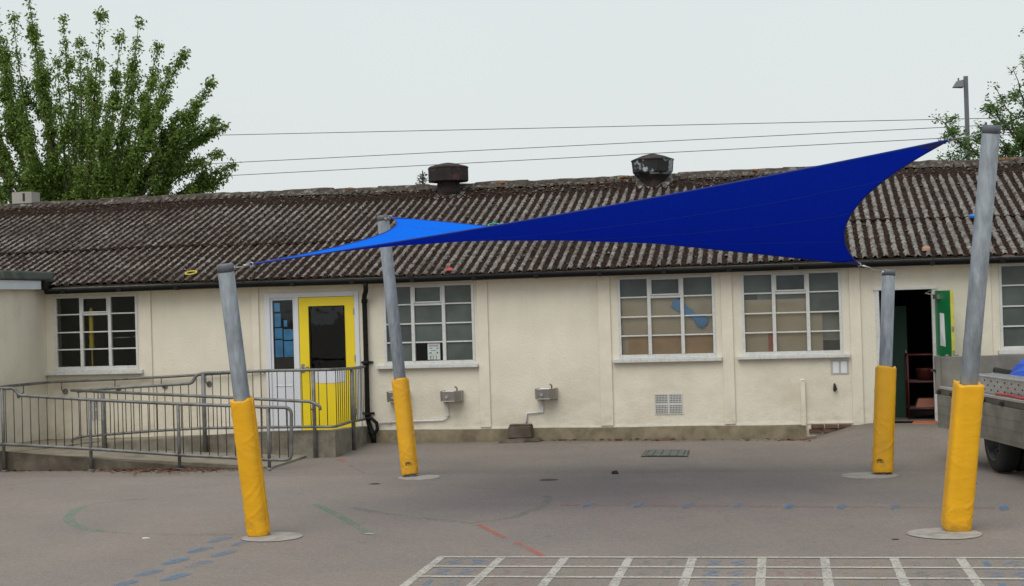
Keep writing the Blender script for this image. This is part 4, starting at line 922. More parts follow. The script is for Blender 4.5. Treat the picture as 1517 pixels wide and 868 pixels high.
# wall handrail B
YB = YW - .09
t = thing('handrail', 'wall mounted handrail wrapping the corner under the dark pane window', 'handrail', (-10, YB, 0), 'handrails of the ramp')
pa = atY(75, 566, YB); pb_ = atY(250, 558, YB); pc = atY(385, 549.5, YB)
b = MB(); b.tube(rnd([(-11.36, 18.2, .955), (-11.36, 20.2, .953), (-11.36, YB, pa.z), pb_, pc, pc + Vector((.05, .07, -.01))], .08, 5), RAILR, 10); b.build('rail', 'galv', t)
for px in (91, 170, 239, 305):
    q = atY(px, 566, YB); f_ = (q.x - pa.x) / (pc.x - pa.x); z_ = pa.z + (pc.z - pa.z) * f_
    b = MB(); b.tube([(q.x, YB, z_ - .015), (q.x, YB, z_ - .12), (q.x, YB + .03, z_ - .15), (q.x, YW - .01, z_ - .16)], .009, 6)
    b.tube([(q.x + .02, YW - .014, z_ - .16), (q.x + .02, YW - .004, z_ - .16)], .045, 14); b.build('bracket', 'galv', t)
for y_ in (20.5, 19.2):
    b = MB(); z_ = .95; b.tube([(-11.36, y_, z_ - .015), (-11.36, y_, z_ - .12), (-11.44, y_, z_ - .16)], .009, 6); b.tube([(-11.446, y_, z_ - .16), (-11.436, y_, z_ - .16)], .045, 14); b.build('bracket', 'galv', t)

# ------------------------------------------------------------------ shade sail on four posts
def supercirc(k, n, hx, ex):
    t = 2 * PI * k / n; c, s = math.cos(t), math.sin(t)
    return hx * math.copysign(abs(c) ** (2 / ex), c), hx * math.copysign(abs(s) ** (2 / ex), s)
def sail_post(name, base, top, pad_px, pad_hw, ex, disc_c, disc_r, lab, seed, logo=None, rot=0.0):
    base = Vector(base); top = Vector(top); t = thing('sail_post', lab, 'post', base, 'leaning posts of the shade sail')
    ax = (top - base); L_ = ax.length; ax.normalize(); u = ax.cross(Vector((0, 1, 0))).normalized(); v = ax.cross(u)
    if v.y < 0: v = -v
    if u.x < 0: u = -u
    cr_, sr_ = math.cos(rot), math.sin(rot); u, v = u * cr_ + v * sr_, v * cr_ - u * sr_
    b = MB(); b.tube([base - ax * .2, top], .070, 28); b.build('pole', 'pole', t)
    b = MB(); b.tube([top - ax * .055, top + ax * .004, top + ax * .010], [.0715, .0715, .066], 28); b.build('cap', 'cap', t)
    # pad
    rs = np.random.default_rng(seed); s0 = .016; s1 = pad_px; nl = 90; n = 56; vs = []; fs = []
    folds = [(rs.uniform(.05, .95), rs.uniform(0, 2 * PI), rs.uniform(.5, 1.6) * rs.choice([-1, 1]), rs.uniform(.002, .005)) for _ in range(16)] + [(rs.uniform(.02, .22), rs.uniform(0, 2 * PI), rs.uniform(.8, 2) * rs.choice([-1, 1]), .0045) for _ in range(9)]
    for i in range(nl + 1):
        f_ = i / nl; s_ = s0 + (s1 - s0) * f_
        bulge = 1 + .010 * math.sin(f_ * 9 + seed) - (.05 * max(0, 1 - f_ / .03)) - (.04 * max(0, (f_ - .985) / .015))
        for k in range(n):
            cu, cv = supercirc(k, n, pad_hw * bulge, ex); th_a = 2 * PI * k / n
            w_ = 0
            for (fc, tc_, sl_, am) in folds:
                da = (th_a - tc_ + PI) % (2 * PI) - PI
                if abs(da) < 1.1:
                    dist = (f_ - fc) * (s1 - s0) - da * .09 * sl_; w_ += am * math.exp(-(dist / .010) ** 2) * (1 - (da / 1.1) ** 2)
            sc = 1 + w_ / pad_hw
            zoff = 0
            if i == nl: zoff = .010 * math.sin(3 * th_a + seed) + .004 * math.sin(7 * th_a)
            if i == 0: zoff = .007 * math.sin(2 * th_a + seed * 2)
            vs.append(base + ax * (s_ + zoff) + u * cu * sc + v * cv * sc)
    for i in range(nl):
        for k in range(n): a = i * n + k; c = i * n + (k + 1) % n; fs.append((a, c, c + n, a + n))
    # closed ends towards the pole
    o_ = len(vs)
    for k in range(n):
        th_a = 2 * PI * k / n; p = base + ax * (s1 - .012) + (u * math.cos(th_a) + v * math.sin(th_a)) * .0715; vs.append(p)
    for k in range(n): fs.append((nl * n + k, nl * n + (k + 1) % n, o_ + (k + 1) % n, o_ + k))
    o2 = len(vs)
    for k in range(n):
        th_a = 2 * PI * k / n; vs.append(base + ax * (s0 + .03) + (u * math.cos(th_a) + v * math.sin(th_a)) * .0715)
    for k in range(n): fs.append((k, o2 + k, o2 + (k + 1) % n, (k + 1) % n))
    b = MB(); b.add(vs, fs, True); pad = b.build('pad', 'pad', t)
    # seam lap down the side
    sg = MB(); P_ = [base + ax * s_ + u * pad_hw * 1.012 + v * (-.25 * pad_hw) for s_ in np.linspace(s0 + .01, s1 - .01, 30)]
    sg.tube([p + u * .001 * math.sin(i * 1.7) for i, p in enumerate(P_)], .0045, 6); child(sg.build('seam', 'pad'), pad); pad.children[0].matrix_parent_inverse = pad.matrix_parent_inverse.copy() @ Matrix.Identity(4) if False else Matrix.Identity(4)
    if logo:
        lu, lz = logo; lg = MB(); cpt = base + ax * lz - v * (pad_hw * 1.03) + u * lu
        for r_, a0, a1, th_ in ((.034, .1 * PI, .9 * PI, .006), (.018, 0.05 * PI, .95 * PI, .008)):
            arc = [cpt + u * (r_ * math.cos(a0 + (a1 - a0) * i / 10) * 1.1) + ax * (r_ * math.sin(a0 + (a1 - a0) * i / 10) * .9) for i in range(11)]
            lg.tube(arc, th_ * .6, 5)
        for dx_ in (-.03, 0, .028): lg.tube([cpt + u * dx_ - ax * .004, cpt + u * (dx_ + .012) - ax * .004], .004, 5)
        child(lg.build('printed_mark', 'mark_dark'), pad)
    # footing disc, cast flush with the tarmac
    dc = MB(); K = 40; vs = []
    rr = np.random.default_rng(seed + 5)
    for k in range(K):
        a = 2 * PI * k / K; r_ = disc_r * (1 + .02 * math.sin(3 * a + seed) + rr.uniform(-.012, .012)); vs.append((disc_c[0] + r_ * math.cos(a), disc_c[1] + r_ * math.sin(a), gz(disc_c[0], disc_c[1]) + .006))
    vs.append((disc_c[0], disc_c[1], gz(disc_c[0], disc_c[1]) + .010)); dc.add(vs, [(k, (k + 1) % K, K) for k in range(K)]); dc.build('footing', 'footing', t)
    return t, u, v, ax
PTS = {}
def mk(name, bpx, bz, tpx, tY, padz, hw, ex, disc, lab, seed, logo=None, rot=0.0):
    base = atZ(*bpx, bz); top = atY(*tpx, tY); d1 = atZ(*disc[0], 0); r_ = disc[1]
    sail_post(name, base, top, padz, hw, ex, (d1.x, d1.y), r_, lab, seed, logo, rot); PTS[name] = (base, top)
mk('FL', (384, 794), 0, (333.5, 393), 11.93, 1.215, .098, 2.6, ((403.5, 796), .262), 'near left sail post, low, with yellow wrap beside blue footprints', 3)
mk('FR', (1416, 786), 0, (1469, 187), 12.15, 1.22, .112, 4.2, ((1399.5, 791), .290), 'near right sail post, tallest, squarish yellow wrap by the truck', 11, None, .12)
mk('BL', (608, 705), 0, (567, 321), 16.82, 1.12, .096, 2.8, ((621, 706.5), .245), 'far left sail post standing before the drinking fountains', 5, (.015, .13))
mk('BR', (1307, 702), 0, (1316.5, 401), 16.60, 1.155, .106, 3.6, ((1288, 704.3), .300), 'far right sail post, shortest, before the open doorway', 8, (-.045, .13), .08)

def sail():
    A_ = atY(372, 391.5, 12.08); B_ = atY(1408, 206.5, 12.42); C_ = atY(1273, 392, 16.42); D_ = atY(578, 321.5, 16.66)
    cen = (A_ + B_ + C_ + D_) / 4
    def edge(P, Q, sag, skew=0.0):
        mid_ = (P + Q) / 2; inn = (cen - mid_); inn.normalize()
        def f_(t): 
            s_ = 4 * t * (1 - t) * (1 + skew * (t - .5)); return P.lerp(Q, t) + inn * sag * s_
        return f_
    e1 = edge(A_, B_, .44); e2 = edge(B_, C_, .43); e3 = edge(D_, C_, .16); e4 = edge(A_, D_, .50)   # near, right, far, left
    n = 40; G = np.zeros((n + 1, n + 1, 3))
    for i in range(n + 1):
        t = i / n; G[0, i] = e1(t); G[n, i] = e3(t); G[i, 0] = e4(t); G[i, n] = e2(t)
    for i in range(1, n):
        for j in range(1, n):
            u_, v_ = j / n, i / n
            G[i, j] = (1 - v_) * G[0, j] + v_ * G[n, j] + (1 - u_) * G[i, 0] + u_ * G[i, n] - ((1 - u_) * (1 - v_) * G[0, 0] + u_ * (1 - v_) * G[0, n] + (1 - u_) * v_ * G[n, 0] + u_ * v_ * G[n, n])
    for _ in range(300): G[1:-1, 1:-1] = .25 * (G[:-2, 1:-1] + G[2:, 1:-1] + G[1:-1, :-2] + G[1:-1, 2:])
    for i in range(1, n):
        for j in range(1, n): u_, v_ = j / n, i / n; G[i, j, 2] -= .13 * 16 * u_ * (1 - u_) * v_ * (1 - v_)
    for i in range(1, n):
        for j in range(1, n):
            u_, v_ = j / n, i / n
            for (cu, cv, ph) in ((0, 0, .3), (1, 0, 1.1), (1, 1, 2.0), (0, 1, .7)):
                du, dv = abs(u_ - cu), abs(v_ - cv); rr = math.hypot(du, dv)
                if rr < .42: G[i, j, 2] += .010 * math.sin(math.atan2(dv, du) * 11 + ph) * min(1, rr / .12) * (1 - rr / .42)
    t = thing('shade_sail', 'blue twisted shade sail stretched between the four leaning posts', 'shade sail', tuple(cen))
    b = MB(); idx = lambda i, j: i * (n + 1) + j
    b.add([tuple(G[i, j]) for i in range(n + 1) for j in range(n + 1)], [(idx(i, j), idx(i, j + 1), idx(i + 1, j + 1), idx(i + 1, j)) for i in range(n) for j in range(n)], True)
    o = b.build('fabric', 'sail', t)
    md = o.modifiers.new('sub', 'SUBSURF'); md.levels = 1; md.render_levels = 1
    # hem: doubled edge band on each side
    for (sel) in ([G[0, i] for i in range(n + 1)], [G[i, n] for i in range(n + 1)], [G[n, i] for i in range(n + 1)], [G[i, 0] for i in range(n + 1)]):
        h = MB(); h.tube([Vector(p) for p in sel], .008, 6); h.build('hem', 'hem', t)
    for q_ in (10, 20, 30):
        h = MB(); h.tube([Vector(G[q_, j]) + Vector((0, 0, .0)) for j in range(n + 1)], .0035, 5); h.build('seam', 'seam', t)
    # corner reinforcement patches
    def patch(ci, cj, si, sj):
        m = 2; p = MB(); vs = []; 
        P = lambda i, j: Vector(G[ci + si * i, cj + sj * j])
        nn_ = (P(0, 2) - P(0, 0)).cross(P(2, 0) - P(0, 0)).normalized()
        for s_ in (.006, -.006):
            L_ = {}; vs = []; fs = []
            for i in range(m + 1):
                for j in range(m + 1 - i): L_[(i, j)] = len(vs); vs.append(P(i, j) + nn_ * s_)
            for i in range(m):
                for j in range(m - i):
                    fs.append((L_[(i, j)], L_[(i + 1, j)], L_[(i, j + 1)]))
                    if (i + 1, j + 1) in L_: fs.append((L_[(i + 1, j)], L_[(i + 1, j + 1)], L_[(i, j + 1)]))
            p.add(vs, fs, True)
        p.build('corner_patch', 'web', t)
    patch(0, 0, 1, 1); patch(0, n, 1, -1); patch(n, n, -1, -1); patch(n, 0, -1, 1)
    # tensioners
    for (cpt, key) in ((A_, 'FL'), (B_, 'FR'), (C_, 'BR'), (D_, 'BL')):
        base, top = PTS[key]; ax = (top - base).normalized(); q = top - ax * .035; dirv = (cpt - q); dirv.normalize(); q = q + dirv * .07
        w_ = MB(); w_.tube([q, q.lerp(cpt, .5) + Vector((0, 0, -.006)), cpt], .0045, 6)
        m0, m1 = q.lerp(cpt, .55), q.lerp(cpt, .85); w_.tube([m0, m1], .011, 8)
        ring = [cpt + Vector((.018 * math.cos(a), 0, .018 * math.sin(a))) for a in np.linspace(0, 2 * PI, 11)]; w_.tube(ring, .005, 6, caps=False)
        w_.tube([q - dirv * .02, q + dirv * .015], .016, 8)
        w_.build('tensioner', 'wire', t)
    return G
SG = sail()

# ------------------------------------------------------------------ trees
def leaf_cloud(b, pts, size, droop=0.5, spread=0.06, per=5):
    """leaf-shaped folded quads around points (arrays)"""
    P = np.repeat(np.array(pts), per, 0); n = len(P)
    P = P + rng.normal(0, spread, (n, 3))
    L_ = size * rng.uniform(.65, 1.25, n)
    az_ = rng.uniform(0, 2 * PI, n); elv = -droop + rng.normal(0, .45, n)
    d = np.stack([np.cos(az_) * np.cos(elv), np.sin(az_) * np.cos(elv), np.sin(elv)], 1)
    rv = rng.normal(0, 1, (n, 3)); s = np.cross(d, rv); s /= np.linalg.norm(s, axis=1)[:, None] + 1e-9
    w_ = (L_ * .24)[:, None]; Lc = L_[:, None]; nrm = np.cross(d, s)
    v0 = P; v1 = P + d * Lc * .45 + s * w_ + nrm * w_ * .25; v2 = P + d * Lc; v3 = P + d * Lc * .45 - s * w_ + nrm * w_ * .25
    V_ = np.stack([v0, v1, v2, v3], 1).reshape(-1, 3)
    o = len(b.v); b.v += [tuple(x_) for x_ in V_]
    for i in range(n): 
        k = o + 4 * i; b.f.append([k, k + 1, k + 2]); b.f.append([k, k + 2, k + 3]); b.mi += [b.cur] * 2; b.sm += [False] * 2
def bez(p0, p1, p2, n): return [p0 * (1 - t) ** 2 + p1 * 2 * t * (1 - t) + p2 * t * t for t in [i / n for i in range(n + 1)]]

def cherry():
    Yt = 32.0; root = atY(120, 420, Yt); root = Vector((root.x, Yt, 0)); t = thing('cherry_tree', 'large cherry tree with upswept leafy shoots rising behind the left roof', 'tree', root)
    fork = root + Vector((0, 0, 2.6))
    br = MB(); br.tube([root - Vector((0, 0, .2)), root + Vector((.03, 0, 1.2)), fork], [.24, .2, .17], 12); lv = MB(); trunk_v = br
    tips_px = [(40, -25), (48, 40), (93, 30), (118, 62), (150, 20), (178, 55), (206, 33), (234, 68), (272, 78), (248, 105), (312, 122), (292, 150), (330, 187), (318, 178), (324, 226), (341, 246), (300, 275), (225, 120), (190, 110), (150, 95), (85, 90), (60, 80),
               (20, 25), (-20, 40), (-60, 20), (5, 95), (-100, 60), (-150, 110), (-180, 190), (-120, 150), (-60, 110), (-30, 150), (265, 170), (280, 215), (255, 240), (240, 150), (110, 130), (200, 165), (160, 160), (-170, 260), (330, 262), (30, 150), (130, 80), (5, 60), (-10, 20),
               (70, 150), (100, 190), (150, 210), (40, 210), (190, 220), (0, 230), (220, 260), (120, 250), (60, 260), (170, 270), (10, 280), (-40, 250), (-80, 200), (240, 285), (270, 290)]
    limbs = []
    for i, (px, py) in enumerate(tips_px):
        dpt = random.uniform(-2.2, 2.2) * (1 - .55 * min(1, abs(px - 110) / 260))
        tip = atY(px, py, Yt + dpt)
        st = fork + Vector((random.uniform(-.1, .1), random.uniform(-.1, .1), random.uniform(-.4, .6)))
        d = tip - st; hz_ = Vector((d.x, d.y, 0)); kx = min(1, max(0, (px - 215) / 60)); ctrl = st + hz_ * (.62 - .12 * kx) + Vector((0, 0, d.z * (.33 + .22 * kx))) + Vector((random.uniform(-.2, .2), random.uniform(-.2, .2), random.uniform(-.1, .3)))
        if 250 < px < 315: ctrl = atY(px - 45, py + 85, Yt + dpt * .8)
        if px >= 315: ctrl = atY(px - 105, py + 42, Yt + dpt * .8)
        P = bez(st, ctrl, tip, 14); br.tube(P, [max(.005, .055 * (1 - k / 14) ** 1.1 + .006) for k in range(15)], 5, caps=False); limbs.append(P)
    # extra limbs front/back
    for i in range(30):
        a = random.uniform(0, 2 * PI); rr = random.uniform(.4, 3.0); h = 3.3 + random.uniform(.3, .85) * (4.4 - rr * .9)
        tip = Vector((root.x + rr * math.cos(a), Yt + rr * .8 * math.sin(a), h)); st = fork + Vector((0, 0, random.uniform(-.3, .5))); d = tip - st
        P = bez(st, st + Vector((d.x * .65, d.y * .65, d.z * .35)), tip, 12); br.tube(P, [max(.007, .05 * (1 - k / 12) + .006) for k in range(13)], 5, caps=False); limbs.append(P)
    pts = []
    for P in limbs:
        n = len(P)
        for q_ in range(5): pts.append(P[-1] + (P[-1] - P[-2]).normalized() * random.uniform(-.05, .07))
        for k in range(int(n * .22), n - 1):
            dens = 6 if k > n * .5 else 3
            for q_ in range(dens):
                p = P[k].lerp(P[k + 1], random.random()); pts.append(p)
        # side shoots
        for s_ in range(6):
            k = random.randint(int(n * .25), int(n * .8)); st = P[k]; dr_ = (P[k + 1] - P[k]).normalized()
            sd_ = Vector((random.gauss(0, 1), random.gauss(0, 1), random.gauss(0, .5))).normalized()
            ln = random.uniform(.35, .95) * (1 - .65 * k / n); tip = st + (dr_ * .75 + sd_ * .7 + Vector((0, 0, .35))).normalized() * ln
            Q = bez(st, st.lerp(tip, .5) + Vector((0, 0, -.06)), tip, 6); br.tube(Q, [.012, .011, .01, .008, .007, .006, .004], 4, caps=False)
            for kk in range(6):
                for q_ in range(3): pts.append(Q[kk].lerp(Q[kk + 1], random.random()))
    pts = [p for p in pts if p.z > 2.4]
    lv.use('leaf_cherry'); leaf_cloud(lv, [tuple(p) for p in pts], .088, .6, .062, 17)
    trunk_v.build('trunk', 'bark', t); lv.build('crown', None, t)
cherry()

def right_tree():
    Yt = 31.0; c = atY(1600, 260, Yt); root = Vector((c.x, Yt, 0)); t = thing('hawthorn_tree', 'green tree with clumped leaves behind the right end of the roof', 'tree', root)
    fork = root + Vector((-.1, 0, 2.3)); br = MB(); br.tube([root - Vector((0, 0, .2)), root + Vector((-.05, 0, 1.1)), fork], [.2, .16, .14], 10)
    tips = [(1386, 174), (1400, 180), (1440, 200), (1395, 232), (1420, 240), (1462, 150), (1475, 128), (1500, 105), (1508, 128), (1482, 165), (1517, 88), (1520, 45), (1535, 70), (1460, 225), (1440, 245), (1480, 205), (1500, 180), (1512, 215), (1550, 40), (1590, 20), (1640, 30), (1700, 60), (1740, 120), (1760, 200), (1560, 120), (1600, 90), (1650, 130), (1700, 180), (1560, 190), (1620, 200), (1450, 185), (1515, 150), (1530, 235), (1490, 240)]
    pts = []
    for (px, py) in tips:
        tip = atY(px, py, Yt + random.uniform(-1.0, 1.0)); st = fork + Vector((0, 0, random.uniform(-.3, .4))); d = tip - st
        P = bez(st, st + Vector((d.x * .5, d.y * .5, d.z * .55)) + Vector((random.uniform(-.2, .2), 0, random.uniform(0, .3))), tip, 14)
        P = [p + Vector((random.gauss(0, .03), random.gauss(0, .03), random.gauss(0, .03))) for p in P]
        br.tube(P, [max(.006, .05 * (1 - k / 14) + .006) for k in range(15)], 5, caps=False)
        for s_ in range(13):
            k = random.randint(5, 13); st2 = P[k]; sd_ = Vector((random.gauss(0, 1), random.gauss(0, 1), random.gauss(0, 1))).normalized(); ln = random.uniform(.12, .42)
            tip2 = st2 + sd_ * ln; br.tube([st2, st2.lerp(tip2, .5), tip2], [.010, .007, .004], 4, caps=False)
            for q_ in range(4): pts.append(tuple(st2.lerp(tip2, random.uniform(.3, 1))))
        pts.append(tuple(tip))
    lv = MB(); lv.use('leaf_oak'); leaf_cloud(lv, pts, .072, .0, .06, 24)
    br.build('trunk', 'bark', t); lv.build('crown', None, t)
right_tree()

def conifer():
    tip = atY(626, 252, 31); root = Vector((tip.x, 31, 0)); t = thing('conifer', 'thin tip of a young conifer just over the ridge left of the rusty drum', 'tree', root)
    br = MB(); br.tube([root, Vector((tip.x, 31, tip.z - .1)), tip], [.12, .02, .006], 8); pts = []
    h = tip.z
    for i in range(170):
        f_ = (i + 1) / 170; z = h - .08 - f_ * (h - 1.0); r_ = .06 + (h - z) * .42; a = i * 2.4 + random.random()
        q_ = Vector((tip.x + r_ * math.cos(a), 31 + r_ * math.sin(a), z - r_ * .05 + random.uniform(-.04, .04))); s_ = Vector((tip.x, 31, z))
        br.tube([s_, q_], [.010, .004], 4, caps=False)
        for k in range(int(6 + r_ * 22)): pts.append(tuple(s_.lerp(q_, random.uniform(.15, 1))))
    lv = MB(); lv.use('leaf_con'); leaf_cloud(lv, pts, .055, -.2, .025, 2)
    br.build('trunk', 'bark', t); lv.build('crown', None, t)
conifer()

t = thing('outbuilding', 'low pale roof just showing over the ridge right of the cherry tree', 'building', atY(303, 440, 44))
pA, pB = atY(268, 300, 44), atY(338, 300, 44); ztop = atY(303, 287.5, 44).z
b = MB(); b.box(pA.x + .1, pB.x - .1, 44, 47, 0, ztop - .2); b.build('wall', 'render', t)
b = MB(); b.hexa([(pA.x, 43.8, ztop - .22), (pB.x, 43.8, ztop - .22), (pB.x, 47.2, ztop - .22), (pA.x, 47.2, ztop - .22), (pA.x + .5, 43.9, ztop), (pB.x - .5, 43.9, ztop), (pB.x - .5, 47.1, ztop), (pA.x + .5, 47.1, ztop)]); b.build('roof', 'louvre', t)
# lamp post
lp0 = atY(1432, 240, 34); lpt = atY(1430.5, 113, 34)
t = thing('lamp_post', 'grey street lamp post with a small floodlight, behind the right roof', 'lamp post', (lp0.x, 34, 0))
b = MB(); b.box(lpt.x - .045, lpt.x + .045, 33.955, 34.045, 0, lpt.z); b.build('post', 'lamp_post', t)
b = MB(); lc = atY(1420, 124, 34)
b.hexa([(lc.x - .13, 33.86, lc.z - .09), (lc.x + .10, 33.86, lc.z - .09), (lc.x + .10, 34.14, lc.z - .09), (lc.x - .13, 34.14, lc.z - .07), (lc.x - .05, 33.92, lc.z + .05), (lc.x + .10, 33.92, lc.z + .08), (lc.x + .10, 34.08, lc.z + .08), (lc.x - .05, 34.08, lc.z + .05)])
b.tube([(lc.x, 34, lc.z + .05), (lc.x, 34, lc.z + .13)], .02, 6); b.build('lamp_head', 'lamp_post', t, bevel=.015)
# overhead cables with poles outside the view
def cable(pa, pb, lab):
    A_ = atY(*pa, 45); B_ = atY(*pb, 45); d = (B_ - A_); A2 = A_ - d * 1.0; B2 = B_ + d * .9; n = 24; P = []
    for i in range(n + 1): f_ = i / n; p = A2.lerp(B2, f_); P.append(p)
    b = MB(); b.tube(P, .011, 5); tag(b.build('overhead_cable', 'cable'), lab, 'cable', 'overhead cables crossing the sky'); return A2, B2
e = [cable((330, 200), (1380, 177), 'highest of the three overhead cables crossing the sky'), cable((340, 241), (1390, 189), 'middle of the three overhead cables crossing the sky'), cable((340, 260), (1390, 205), 'lowest of the three overhead cables crossing the sky')]

# ------------------------------------------------------------------ toys lost on the roof
def onroof(px, py, off=.04):
    r = ray(px, py); t_ = (2.42 + off - 21.1 * TP - EYE) / (r.z - TP * r.y); return EYEP + r * t_
RN = Vector((0, -math.sin(R_(18.6)), math.cos(R_(18.6)))); RS = Vector((0, math.cos(R_(18.6)), math.sin(R_(18.6)))); RX = Vector((1, 0, 0))
def ring(px, py, R__, m, lab):
    c = onroof(px, py, .045) ; P = [c + (RX * math.cos(a) + RS * math.sin(a)) * R__ for a in np.linspace(0, 2 * PI, 25)]
    b = MB(); b.tube(P, .011, 8, caps=False); tag(b.build('hoop', m), lab, 'ring')
ring(283, 404, .085, 'yel_ring', 'yellow plastic ring lying on the corrugated roof above the eave')
ring(731, 333, .085, 'grn_ring', 'turquoise plastic ring on the roof just above the sail')
c = onroof(665, 399, .04); b = MB(); b.add([c + RX * .05 - RS * .05, c + RX * .06 + RS * .04, c - RX * .04 + RS * .05, c - RX * .06 - RS * .03, c + RN * .04, c + RN * .03 + RX * .03], [(0, 1, 5), (1, 2, 4, 5), (2, 3, 4), (3, 0, 5, 4)]); tag(b.build('plastic_scrap', 'red'), 'crumpled red scrap on the roof edge above the obscured window', 'scrap')
c = onroof(1372, 370, .05); b = MB(); b.obox((c.x, c.y), (.95, .3), (-.3, .95), .05, .04, c.z - .02, c.z + .045); tag(b.build('brick_piece', 'brick', bevel=.015), 'pinkish brick piece on the roof edge right of the sail', 'brick')
c = onroof(1443, 322, .05); b = MB(); b.lathe((c.x, c.y, c.z), [(0, -.02), (.05, -.015), (.075, .02), (.05, .05), (0, .055)], 12); tag(b.build('ball', 'blue_toy'), 'small blue thing on the roof half hidden by the tall post', 'ball')
c = onroof(1493, 379, .045); b = MB(); b.add([c + RX * .09 - RS * .03, c + RX * .08 + RS * .03, c - RX * .06 + RS * .03, c - RX * .09 - RS * .02, c + RN * .02], [(0, 1, 4), (1, 2, 4), (2, 3, 4), (3, 0, 4)]); tag(b.build('plastic_scrap', 'redmetal'), 'faded dark red scrap on the roof edge at the far right', 'scrap')

# ------------------------------------------------------------------ ground markings
def gp(px, py, lift=.005):
    p = atZ(px, py, 0)
    for _ in range(4): p = atZ(px, py, gz(p.x, p.y))
    return Vector((p.x, p.y, gz(p.x, p.y) + lift))
def ground_ribbon(b, P, w_, lift=.005, closed=False, sub=True):
    P = [Vector(p) for p in P]
    if sub:
        Q = []
        for i in range(len(P) - 1):
            n = max(1, int((P[i + 1] - P[i]).length / .12))
            for k in range(n): Q.append(P[i].lerp(P[i + 1], k / n))
        Q.append(P[-1]); P = Q
    vs = []; fs = []
    for i, p in enumerate(P):
        d = (P[min(i + 1, len(P) - 1)] - P[max(i - 1, 0)]); d.z = 0; d.normalize(); n_ = Vector((-d.y, d.x, 0)) * w_ / 2
        for q in (p + n_, p - n_): vs.append((q.x + random.uniform(-.003, .003), q.y + random.uniform(-.003, .003), gz(q.x, q.y) + lift))
    for i in range(len(P) - 1): fs.append((2 * i, 2 * i + 1, 2 * i + 3, 2 * i + 2))
    b.add(vs, fs, False)
# number grid
b = MB(); b.use('p_white')
gx = [-2.735, -2.26, -1.765, -1.28, -0.80, -.265, .215, .74, 1.135, 1.635, 2.12, 2.6]
gx = [atZ(px, 827).x for px in (652.5, 742, 837, 932.5, 1026, 1129, 1221.5, 1324, 1422.5)]; gx += [gx[-1] + .495 * k for k in (1, 2)]
YT = 11.2; rowY = [YT - .405 * k for k in range(11)]
for X_ in gx: ground_ribbon(b, [(X_, YT + .03, 0), (X_ + .03, rowY[-1], 0)], .066, .0035)
for k, y_ in enumerate(rowY): ground_ribbon(b, [(gx[0], y_, 0), (gx[-1], y_ + .035, 0)], .055, .0060)
GRID = thing('painted_number_grid', 'white painted number grid of squares on the tarmac in the foreground', 'ground marking', (gx[0], YT, 0)); b.build('grid_lines', None, GRID)
# worn numbers
cols_ = ['p_blue_f', 'p_red_f', 'p_yel_f', 'p_green_f', 'p_blue_f', 'p_red_f', 'p_yel_f', 'p_green_f', 'p_blue_f', 'p_red_f']
for j in range(len(gx) - 1):
    for k in range(5):
        b = MB(); b.use(cols_[j % 10]); cx_ = (gx[j] + gx[j + 1]) / 2; cy_ = rowY[k] - .2
        for s_ in (-1, 1):
            x_ = cx_ + s_ * .09
            pat = random.choice([[(0, -.1), (0, .1)], [(-.05, .09), (.05, .08), (-.04, -.09), (.06, -.09)], [(-.05, .09), (.05, .05), (-.02, 0), (.05, -.05), (-.05, -.09)], [(.04, .1), (-.05, 0), (.05, -.03), (-.02, -.1)]])
            ground_ribbon(b, [(x_ + u, cy_ + v, 0) for u, v in pat], .05, .0028)
        b.build('worn_number', None, GRID)
# footprints
fps = [((324.5, 799.7), 'blue painted footprint farthest along the trail, left foot, near the post footing'), ((361, 804), 'faint blue painted footprint touching the near left post footing'),
       ((295, 815), 'blue painted footprint in the left row, second from the post'), ((331, 820), 'greyish blue painted footprint in the right row just below the post footing'),
       ((259, 832), 'blue painted footprint in the left row, third from the post'), ((294, 836), 'strong blue painted footprint in the middle of the right row'),
       ((220, 849), 'long blue painted footprint in the left row near the photo foot'), ((260, 855), 'blue painted footprint lowest in the right row'), ((180, 866), 'blue painted footprint cut by the bottom edge of the photo')]
A0 = gp(180, 866); A1 = gp(324.5, 799.7); dirf = (A1 - A0).normalized()
for i, (pp_, lab) in enumerate(fps):
    c = gp(*pp_); left = 1 if i % 2 == 0 else -1
    ang = .0 + random.uniform(-.12, .12); ux = Vector((math.cos(ang + .18), math.sin(ang + .18), 0)); uy = Vector((-ux.y, ux.x, 0)); uy = Vector((.19, .98, 0)).normalized(); ux = Vector((uy.y, -uy.x, 0))
    K = 26; vs = []
    for k in range(K):
        a = 2 * PI * k / K; l = .168 * math.sin(a); w_ = (.074 + .014 * math.sin(a) - .012 * math.cos(2 * a)) * math.cos(a); q = c + ux * w_ + uy * l; vs.append((q.x, q.y, gz(q.x, q.y) + .005))
    vs.append((c.x, c.y, c.z)); b = MB(); b.add(vs, [(k, (k + 1) % K, K) for k in range(K)]); tag(b.build('painted_footprint', 'p_blue' if i not in (1,) else 'p_blue_f'), lab, 'footprint', 'blue footprints painted on the tarmac')
def gline(px_list, w_, m, name, lab):
    b = MB(); ground_ribbon(b, [gp(*p) for p in px_list], w_); tag(b.build(name, m), lab, 'ground marking')
gline([(150, 745), (128, 749), (110, 757), (101, 766), (102, 773), (112, 779), (128, 784), (150, 787)], .10, 'p_green', 'chalk_arc', 'green chalk arc bulging left on the tarmac below the ramp')
gline([(150, 787), (200, 791), (260, 793), (350, 792)], .10, 'p_green_f', 'chalk_arc', 'faded green chalk tail running right from the green arc')
gline([(150, 745), (190, 741), (240, 738)], .06, 'p_green_f', 'chalk_arc', 'faded green chalk trace above the green arc')
gline([(468, 747), (500, 763), (545, 790)], .09, 'p_green', 'chalk_line', 'straight green chalk line between the two left posts')
gline([(541, 791), (554, 791)], .05, 'p_white', 'chalk_line', 'short pale dash ending the straight green chalk line')
